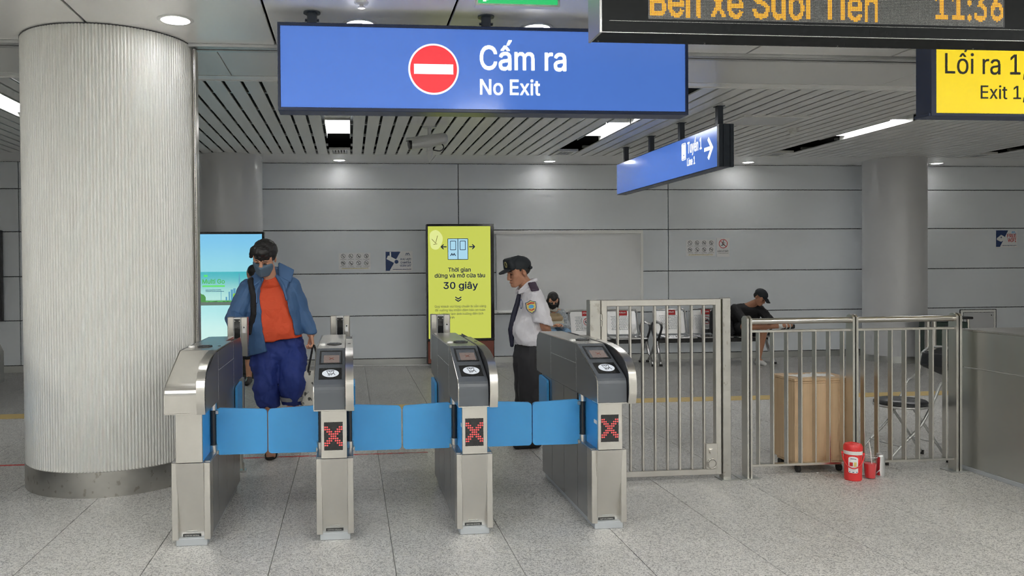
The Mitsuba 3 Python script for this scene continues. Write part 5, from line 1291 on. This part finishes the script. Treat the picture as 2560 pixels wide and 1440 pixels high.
# --- the guard in profile, hands behind his back
k = thing('person', 'standing guard in white short-sleeved shirt, dark tie and black cap, hands behind back', 'person')
hc, hR = np.array([1.408, 6.60, 1.458]), rotm(-76, 14, 0)
gy = 6.60
tr_ = [hull((1.51, gy - 0.14, 1.25, 0.045), (1.51, gy + 0.14, 1.25, 0.045), (1.52, gy - 0.09, 1.12, 0.085), (1.52, gy + 0.09, 1.12, 0.085)), hull((1.52, gy - 0.09, 1.12, 0.085), (1.52, gy + 0.09, 1.12, 0.085), (1.475, gy - 0.07, 0.98, 0.115), (1.475, gy + 0.07, 0.98, 0.115)), hull((1.475, gy - 0.07, 0.98, 0.115), (1.475, gy + 0.07, 0.98, 0.115), (1.50, gy - 0.075, 0.84, 0.100), (1.50, gy + 0.075, 0.84, 0.100))]
arms, legs = [], []
for s in (-1, 1):
    arms.append(limb(((1.505, gy + s * 0.180, 1.26), .050), ((1.585, gy + s * 0.20, 1.02), .041), ((1.655, gy + s * 0.06, 0.905), .030)))
    arms.append(hand_at((1.655, gy + s * 0.06, 0.905), (0.15, -s * 0.95, -0.45), (1, 0, 0.2), 30, s, 0.92))
    legs.append(limb(((1.495, gy + s * 0.088, 0.84), .085), ((1.475, gy + s * 0.09, 0.46), .056), ((1.505, gy + s * 0.09, 0.085), .038)))
    legs.append(hull((1.52, gy + s * 0.09, 0.045, 0.035), (1.38, gy + s * 0.10, 0.032, 0.027), (1.505, gy + s * 0.09, 0.085, 0.037)))
body = sum_m([placed(HEAD, hR, hc, 1.0), chain((1.435, gy, 1.40, 0.058), (1.50, gy, 1.32, 0.052)), hull((1.50, gy, 1.28, 0.04), (1.505, gy - 0.16, 1.25, 0.035), (1.505, gy + 0.16, 1.25, 0.035))] + tr_ + arms + legs)
scene[k] = shape(soft(body, 0.011, 6), 'skin_dark', 50)
face(k, hR, hc, 1.0)
part(k, 'hair', placed(soft(ell((0, 0.036, 0.022), (0.079, 0.077, 0.062), 28) + hull((-0.073, -0.012, 0.022, 0.008), (-0.075, 0.0, 0.05, 0.008)) + hull((0.073, -0.012, 0.022, 0.008), (0.075, 0.0, 0.05, 0.008)), 0.01, 3), hR, hc, 1.0), 'hair', 50, label='short dark hair below the cap')
capm = sum_m([ell((0, 0.014, 0.052), (0.090, 0.108, 0.082), 32), hull((-0.05, -0.07, 0.115, 0.020), (0.05, -0.07, 0.115, 0.020), (-0.062, -0.068, 0.06, 0.024), (0.062, -0.068, 0.06, 0.024), (0, 0.03, 0.118, 0.02))]) - M.cube((0.4, 0.6, 0.2)).translate((-0.2, -0.3, -0.2)).rotate((-8, 0, 0)).translate((0, 0, 0.030))
part(k, 'cap', placed(soft(capm, 0.01, 4), hR, hc, 1.02), 'cap_black', 50, label='black peaked cap')
brim = hull((-0.058, -0.085, 0.046, 0.006), (0.058, -0.085, 0.046, 0.006), (-0.045, -0.150, 0.032, 0.006), (0.045, -0.150, 0.032, 0.006), (0, -0.166, 0.030, 0.006))
part(k, 'cap_peak', placed(soft(brim, 0.012, 2), hR, hc, 1.02), 'cap_black', 50)
part(k, 'cap_strap', placed(soft(chain((-0.076, 0.080, 0.022, 0.012), (0, 0.120, 0.012, 0.014), (0.076, 0.080, 0.022, 0.012)), 0.012, 2), hR, hc, 1.02), 'cap_black', 50)
bp_ = np.eye(4)
bdg = flat(affinity.scale(sg.Point(0, 0).buffer(1, quad_segs=8), 0.020, 0.026).difference(affinity.scale(sg.Point(0, 0).buffer(1, quad_segs=8), 0.013, 0.018)), 0.004)
part(k, 'cap_badge', placed(on(bdg, FRONT, 0, -0.094, 0.090), hR, hc, 1.02), 'cap_gold', label='gold cap badge')
sh_ = sum_m([hull((1.505, gy - 0.150, 1.262, 0.078), (1.505, gy + 0.150, 1.262, 0.078), (1.52, gy - 0.095, 1.12, 0.122), (1.52, gy + 0.095, 1.12, 0.122)), hull((1.52, gy - 0.095, 1.12, 0.122), (1.52, gy + 0.095, 1.12, 0.122), (1.478, gy - 0.075, 0.98, 0.132), (1.478, gy + 0.075, 0.98, 0.132)), hull((1.478, gy - 0.075, 0.98, 0.132), (1.478, gy + 0.075, 0.98, 0.132), (1.50, gy - 0.08, 0.84, 0.117), (1.50, gy + 0.08, 0.84, 0.117)), hull((1.515, gy, 1.31, 0.066), (1.505, gy - 0.15, 1.275, 0.06), (1.505, gy + 0.15, 1.275, 0.06))])
sh_ = sh_ - below(0.860) - chain((1.43, gy, 1.41, 0.064), (1.52, gy, 1.34, 0.066))
sleeve = [limb(((1.505, gy + s * 0.178, 1.255), .078), ((1.568, gy + s * 0.200, 1.03), .082)) - M.cube((0.6, 0.6, 0.4)).translate((-0.3, -0.3, -0.4)).rotate((0, 14, 0)).translate((1.575, gy + s * 0.2, 1.035)) - limb(((1.572, gy + s * 0.2, 1.06), .064), ((1.60, gy + s * 0.2, 0.9), .07)) for s in (-1, 1)]
sh_ = sum_m([sh_] + sleeve)
part(k, 'shirt', soft(sh_, 0.012, 5, 0.020, (16, 16, 11), 31), 'shirt_white', 50, label='white short-sleeved uniform shirt')
col = sum_m([chain((1.405, gy - 0.055, 1.305, 0.012), (1.475, gy - 0.074, 1.37, 0.015), (1.545, gy - 0.05, 1.395, 0.016), (1.56, gy, 1.395, 0.016), (1.545, gy + 0.05, 1.395, 0.016), (1.475, gy + 0.074, 1.37, 0.015), (1.405, gy + 0.055, 1.305, 0.012)), hull((1.40, gy - 0.06, 1.285, 0.008), (1.44, gy - 0.085, 1.30, 0.008), (1.50, gy - 0.085, 1.36, 0.010), (1.41, gy - 0.05, 1.31, 0.01)), hull((1.40, gy + 0.06, 1.285, 0.008), (1.44, gy + 0.085, 1.30, 0.008), (1.50, gy + 0.085, 1.36, 0.010), (1.41, gy + 0.05, 1.31, 0.01))])
part(k, 'collar', soft(col, 0.011, 3), 'shirt_white', 50)
tie = chain((1.408, gy - 0.01, 1.265, 0.018), (1.392, gy - 0.012, 1.20, 0.020), (1.362, gy - 0.015, 1.10, 0.024), (1.338, gy - 0.015, 0.98, 0.026), (1.345, gy - 0.015, 0.85, 0.016))
part(k, 'tie', soft(tie, 0.012, 2), 'tie_navy', 50, label='dark navy tie')
ep = hull((1.475, gy - 0.100, 1.352, 0.010), (1.525, gy - 0.090, 1.358, 0.010), (1.470, gy - 0.222, 1.302, 0.010), (1.520, gy - 0.220, 1.306, 0.010))
part(k, 'epaulette', moved(soft(ep, 0.012, 2), 0, -0.004, 0.014), 'epaulette', 40, label='dark shoulder strap')
part(k, 'epaulette', moved(soft(hull((1.475, gy + 0.100, 1.352, 0.010), (1.525, gy + 0.090, 1.358, 0.010), (1.470, gy + 0.222, 1.302, 0.010), (1.520, gy + 0.220, 1.306, 0.010)), 0.012, 2), 0, 0.004, 0.014), 'epaulette', 40)
shield = sg.Polygon([(-0.042, 0.036), (-0.020, 0.040), (0.0, 0.052), (0.020, 0.040), (0.042, 0.036), (0.042, -0.010), (0.030, -0.036), (0.0, -0.056), (-0.030, -0.036), (-0.042, -0.010)])
yp = gy - 0.264
tiltp = lambda m: on(rotated(m, 8, (0, 0, 1)), FRONT, 1.452, yp, 1.185)
part(k, 'arm_patch', tiltp(flat(shield.difference(shield.buffer(-0.004)), 0.010)), 'ink_navy')
part(k, 'arm_patch_field', tiltp(flat(shield.buffer(-0.004), 0.009)), 'ink_yellow', label='pale yellow shield patch on the sleeve')
part(k, 'arm_patch_emblem', tiltp(flat(unary_union([affinity.scale(sg.Point(0, 0).buffer(0.018), 1.2, 0.8)]), 0.011)), 'ink_cyan')
part(k, 'arm_patch_ribbon', tiltp(flat(unary_union([sg.LineString([(-0.026, 0.022), (0, 0.030), (0.026, 0.024)]).buffer(0.005), sg.LineString([(-0.020, -0.022), (0, -0.030), (0.020, -0.022)]).buffer(0.004)]), 0.011)), 'ink_red')
part(k, 'chest_badge', on(flat(affinity.scale(sg.Point(0, 0).buffer(1, quad_segs=8), 0.010, 0.040).difference(affinity.scale(sg.Point(0, 0).buffer(1, quad_segs=8), 0.007, 0.034)), 0.006), FRONT, 1.395, gy - 0.150, 1.20), 'ink_navy')
tro = sum_m([hull((1.50, gy - 0.08, 0.85, 0.110), (1.50, gy + 0.08, 0.85, 0.110), (1.495, gy - 0.085, 0.74, 0.112), (1.495, gy + 0.085, 0.74, 0.112))] + [limb(((1.492, gy + s * 0.09, 0.76), .112), ((1.478, gy + s * 0.095, 0.46), .095), ((1.495, gy + s * 0.098, 0.10), .082)) for s in (-1, 1)]) - below(0.035) - above(0.90)
part(k, 'trousers', soft(tro, 0.015, 6, 0.024, (12, 12, 7), 14), 'trouser_black', 50, label='black trousers')
part(k, 'belt', soft((hull((1.50, gy - 0.08, 0.87, 0.116), (1.50, gy + 0.08, 0.87, 0.116)) ^ mbox(1, 2, 6, 7, 0.845, 0.885)), 0.015, 2), 'shoe_black', 40)
for s in (-1, 1):
    part(k, 'shoe', soft(hull((1.535, gy + s * 0.095, 0.040, 0.040), (1.36, gy + s * 0.11, 0.030, 0.032), (1.50, gy + s * 0.095, 0.075, 0.038)) - below(0.002), 0.012, 2), 'shoe_black', 40, label='black shoe')

# --- the woman on the bench
k = thing('person', 'seated woman with long black hair, black mask and pale denim jacket', 'person')
wx, wy = 3.06, 11.98
hc, hR = np.array([3.005, 11.66, 1.01]), rotm(-4, 30, 3)
shL, shR = (2.885, 11.84, 0.83), (3.185, 11.84, 0.81)
elw, ewr = ((2.82, 11.70, 0.60), (3.235, 11.70, 0.60)), ((2.96, 11.48, 0.64), (3.08, 11.48, 0.64))
body = sum_m([placed(HEAD, hR, hc, 0.92), chain((3.01, 11.72, 0.95, 0.046), (3.035, 11.82, 0.85, 0.05)), hull((*shL, .045), (*shR, .045), (3.035, 11.82, 0.86, 0.05), (3.0, 11.9, 0.65, 0.09), (3.11, 11.9, 0.65, 0.09)), hull((3.0, 11.9, 0.65, 0.09), (3.11, 11.9, 0.65, 0.09), (2.98, 11.95, 0.52, 0.095), (3.14, 11.95, 0.52, 0.095))]
             + [limb((a, .042), (b, .035), (c, .025)) for a, b, c in zip((shL, shR), elw, ewr)] + [hand_at(ewr[0], (0.5, -0.7, 0.3), (0.3, -0.2, -1), 35, -1, 0.85), hand_at(ewr[1], (-0.5, -0.7, 0.3), (-0.3, -0.2, -1), 35, 1, 0.85)]
             + [limb(((2.99, 11.92, 0.52), .085), ((2.95, 11.46, 0.53), .055), ((2.96, 11.50, 0.09), .036)), limb(((3.12, 11.92, 0.52), .085), ((3.16, 11.46, 0.53), .055), ((3.17, 11.50, 0.09), .036)), hull((2.96, 11.52, 0.045, 0.032), (2.95, 11.36, 0.03, 0.024), (2.96, 11.5, 0.09, 0.034)), hull((3.17, 11.52, 0.045, 0.032), (3.18, 11.36, 0.03, 0.024), (3.17, 11.5, 0.09, 0.034))])
scene[k] = shape(soft(body, 0.013, 5), 'skin', 50)
face(k, hR, hc, 0.92, mouth=False)
hair = sum_m([ell((0, 0.022, 0.040), (0.089, 0.104, 0.092), 28)] + [chain((s * 0.076, -0.01, 0.03, 0.026), (s * 0.088, 0.0, -0.05, 0.028), (s * 0.085, 0.03, -0.15, 0.03)) for s in (-1, 1)] + [hull((0, 0.07, 0.0, 0.06), (-0.04, 0.09, -0.12, 0.04), (0.04, 0.09, -0.12, 0.04))]) - hull((-0.036, -0.12, 0.035, 0.038), (0.036, -0.12, 0.035, 0.038), (0, -0.13, 0.055, 0.034), (0, -0.14, -0.1, 0.065))
part(k, 'hair', placed(soft(hair, 0.01, 4), hR, hc, 0.92), 'hair', 50, label='long straight black hair')
part(k, 'face_mask', placed(soft(mask, 0.01, 3), hR, hc, 0.93), 'cloth_black', 50, label='black face mask')
for s in (-1, 1):
    part(k, 'spectacle_lens', placed(on(moved(trimesh.creation.torus(0.020, 0.002, major_sections=20, minor_sections=6), 0, 0, 0), FRONT, s * 0.031, -0.106, 0.002), hR, hc, 0.92), 'steel_dull', True)
jk2 = sum_m([hull((2.90, 11.84, 0.82, .064), (3.17, 11.84, 0.80, .064), (3.035, 11.84, 0.84, 0.06), (2.99, 11.9, 0.65, 0.112), (3.12, 11.9, 0.65, 0.112)), hull((2.99, 11.9, 0.65, 0.112), (3.12, 11.9, 0.65, 0.112), (2.97, 11.95, 0.52, 0.12), (3.15, 11.95, 0.52, 0.12))] + [limb((a, .062), (b, .056), (c, .042)) for a, b, c in zip((shL, shR), elw, ewr)]) - chain((3.01, 11.70, 0.97, 0.056), (3.035, 11.81, 0.87, 0.054)) - mbox(2.7, 3.4, 11.3, 12.3, 0.3, 0.47)
part(k, 'jacket', soft(jk2, 0.014, 5, 0.012, (16, 16, 12), 21), 'denim_light', 50, label='pale mottled denim jacket')
part(k, 'scarf', soft(chain((2.95, 11.76, 0.90, 0.026), (3.0, 11.70, 0.865, 0.03), (3.05, 11.70, 0.865, 0.03), (3.10, 11.77, 0.90, 0.026), (3.04, 11.86, 0.91, 0.03), (2.95, 11.76, 0.90, 0.026)), 0.014, 3, 0.01, (30, 30, 30), 6), 'tote_print', 50)
part(k, 'jeans', soft(sum_m([hull((2.98, 11.95, 0.53, .105), (3.14, 11.95, 0.53, .105)), limb(((2.99, 11.92, 0.525), .102), ((2.95, 11.46, 0.53), .072), ((2.96, 11.50, 0.14), .058)), limb(((3.12, 11.92, 0.525), .102), ((3.16, 11.46, 0.53), .072), ((3.17, 11.50, 0.14), .058))]) - below(0.10), 0.015, 5, 0.008, (14, 14, 14), 9), 'jeans_blue', 50, label='light blue jeans')
for x in (2.955, 3.175):
    part(k, 'shoe', soft(hull((x, 11.54, 0.042, 0.04), (x, 11.34, 0.032, 0.032), (x, 11.5, 0.08, 0.038)) - below(0.002), 0.015, 2), 'white_plastic', 40)
k = thing('lap_bag', 'tan and cream canvas bag on the lap of the seated woman', 'bag')
part(k, 'sack', soft(hull((2.93, 11.56, 0.66, 0.05), (3.10, 11.56, 0.66, 0.05), (2.92, 11.62, 0.74, 0.05), (3.10, 11.62, 0.74, 0.05)), 0.02, 3, 0.008, (20, 20, 20), 1), 'canvas_cream', 50)
part(k, 'flap', soft(hull((2.94, 11.55, 0.745, 0.04), (3.09, 11.55, 0.745, 0.04), (2.95, 11.62, 0.785, 0.035), (3.08, 11.62, 0.785, 0.035)), 0.02, 3, 0.008, (20, 20, 20), 2), 'canvas_tan', 50)

# --- the man in black on the other bench
k = thing('person', 'seated man in black cap and clothes bent over his phone, ankle on knee', 'person')
hc, hR = np.array([6.195, 11.58, 1.015]), rotm(28, 36, 6)
shL, shR = (5.905, 11.80, 0.845), (6.245, 11.68, 0.83)
eL, wL, eR, wR = (5.93, 11.50, 0.62), (6.12, 11.33, 0.655), (6.315, 11.45, 0.64), (6.20, 11.31, 0.655)
hipl, hipr = (5.985, 11.95, 0.50), (6.145, 11.93, 0.50)
kn1, an1 = (6.185, 11.46, 0.515), (6.150, 11.56, 0.085)      # standing leg
kn2, an2 = (5.905, 11.50, 0.585), (6.400, 11.40, 0.595)      # crossed leg: ankle on the other knee
body = sum_m([placed(HEAD, hR, hc, 0.97), chain((6.165, 11.64, 0.94, 0.055), (6.09, 11.76, 0.87, 0.06)), hull((*shL, .05), (*shR, .05), (6.09, 11.77, 0.87, 0.06), (6.0, 11.9, 0.64, 0.10), (6.13, 11.87, 0.64, 0.10)), hull((6.0, 11.9, 0.64, 0.10), (6.13, 11.87, 0.64, 0.10), (*hipl, 0.095), (*hipr, 0.095)),
              limb((shL, .048), (eL, .040), (wL, .028)), limb((shR, .048), (eR, .040), (wR, .028)), hand_at(wL, (0.55, -0.6, 0.3), (0.6, -0.3, -0.6), 38, -1, 0.92), hand_at(wR, (-0.3, -0.7, 0.3), (-0.4, -0.3, -0.8), 38, 1, 0.92),
              limb((hipr, .088), (kn1, .057), (an1, .038)), limb((hipl, .088), (kn2, .057), (an2, .040)), hull((6.15, 11.58, 0.045, 0.034), (6.155, 11.40, 0.03, 0.026), (*an1, 0.037)), hull((6.42, 11.41, 0.585, 0.036), (6.58, 11.37, 0.595, 0.027), (*an2, 0.038))])
scene[k] = shape(soft(body, 0.013, 5), 'skin_dark', 50)
face(k, hR, hc, 0.97)
cp2 = ell((0, 0.014, 0.052), (0.090, 0.106, 0.082), 28) - mbox(-0.2, 0.2, -0.3, 0.3, -0.2, 0.030)
part(k, 'cap', placed(soft(cp2, 0.012, 3), hR, hc, 1.0), 'cap_black', 50, label='black cap')
part(k, 'cap_peak', placed(soft(hull((-0.055, -0.085, 0.040, 0.006), (0.055, -0.085, 0.040, 0.006), (-0.042, -0.158, 0.018, 0.006), (0.042, -0.158, 0.018, 0.006)), 0.014, 2), hR, hc, 1.0), 'cap_black', 50)
part(k, 'hair', placed(soft(ell((0, 0.045, 0.005), (0.079, 0.070, 0.060), 24), 0.014, 2), hR, hc, 0.97), 'hair', 50)
tee = sum_m([hull((5.92, 11.80, 0.835, .072), (6.235, 11.69, 0.82, .072), (6.09, 11.77, 0.865, 0.068), (6.0, 11.9, 0.64, 0.125), (6.13, 11.87, 0.64, 0.125)), hull((6.0, 11.9, 0.64, 0.125), (6.13, 11.87, 0.64, 0.125), (5.985, 11.95, 0.52, 0.118), (6.145, 11.93, 0.52, 0.118)), limb((shL, .070), (eL, .064)), limb((shR, .070), (eR, .062))]) - chain((6.19, 11.60, 0.97, 0.064), (6.09, 11.76, 0.885, 0.062))
part(k, 'sweatshirt', soft(tee, 0.015, 5, 0.012, (12, 12, 10), 41), 'cloth_black', 50, label='loose black top')
part(k, 'shorts', soft(sum_m([hull((*hipl, 0.11), (*hipr, 0.11)), limb((hipr, .105), ((6.178, 11.54, 0.515), .086)), limb((hipl, .105), ((5.915, 11.58, 0.575), .086))]), 0.015, 4, 0.01, (12, 12, 12), 3), 'cloth_black', 50, label='black shorts')
part(k, 'sock', soft(limb((an2, .046), ((6.43, 11.405, 0.59), .046)) + hull((6.42, 11.41, 0.585, 0.040), (6.46, 11.40, 0.585, 0.038)), 0.012, 2), 'white_plastic', 40)
part(k, 'sandal', soft(hull((6.44, 11.40, 0.555, 0.022), (6.60, 11.365, 0.572, 0.022), (6.60, 11.36, 0.60, 0.02)), 0.014, 2), 'rubber', 40, label='dark sandal with white stripes')
for t in (0.3, 0.62):
    part(k, 'sandal_stripe', soft(chain(*[(6.44 + 0.16 * t, 11.39 - 0.03 * t - 0.036 * math.cos(a), 0.588 + 0.036 * math.sin(a), 0.009) for a in np.linspace(-1.4, 1.6, 6)]), 0.012, 1), 'white_plastic', 40)
part(k, 'shoe', soft(hull((6.15, 11.60, 0.036, 0.038), (6.157, 11.38, 0.028, 0.03), (6.15, 11.5, 0.055, 0.036)) - below(0.002), 0.014, 2), 'off_white', 40)
single('mobile_phone', moved(rotated(bev(-0.038, 0.038, -0.075, 0.075, -0.004, 0.004), 35, (1, 0, 0)), 6.165, 11.235, 0.70), 'black_gloss', 'dark phone held by the seated man in black', 'phone')
k = thing('backpack', 'black backpack on the bench seat left of the man in black', 'backpack')
part(k, 'bag', soft(hull((5.58, 11.78, 0.53, 0.09), (5.70, 11.78, 0.53, 0.09), (5.60, 11.86, 0.76, 0.07), (5.68, 11.86, 0.76, 0.07), (5.64, 11.72, 0.6, 0.08)), 0.02, 4), 'cloth_black', 50)
part(k, 'handle', tube(smooth_path([(5.60, 11.90, 0.80), (5.61, 11.91, 0.855), (5.67, 11.91, 0.855), (5.68, 11.90, 0.80)], 4), 0.010, 8), 'cloth_black', True)
k = thing('carry_bag', 'black bag slumped on the bench beside the hip of the man in black', 'bag')
part(k, 'sack', soft(hull((5.80, 11.74, 0.50, 0.07), (5.84, 11.86, 0.50, 0.07), (5.80, 11.80, 0.62, 0.06), (5.84, 11.84, 0.60, 0.06)), 0.02, 4, 0.01, (14, 14, 14), 7), 'cloth_black', 50)
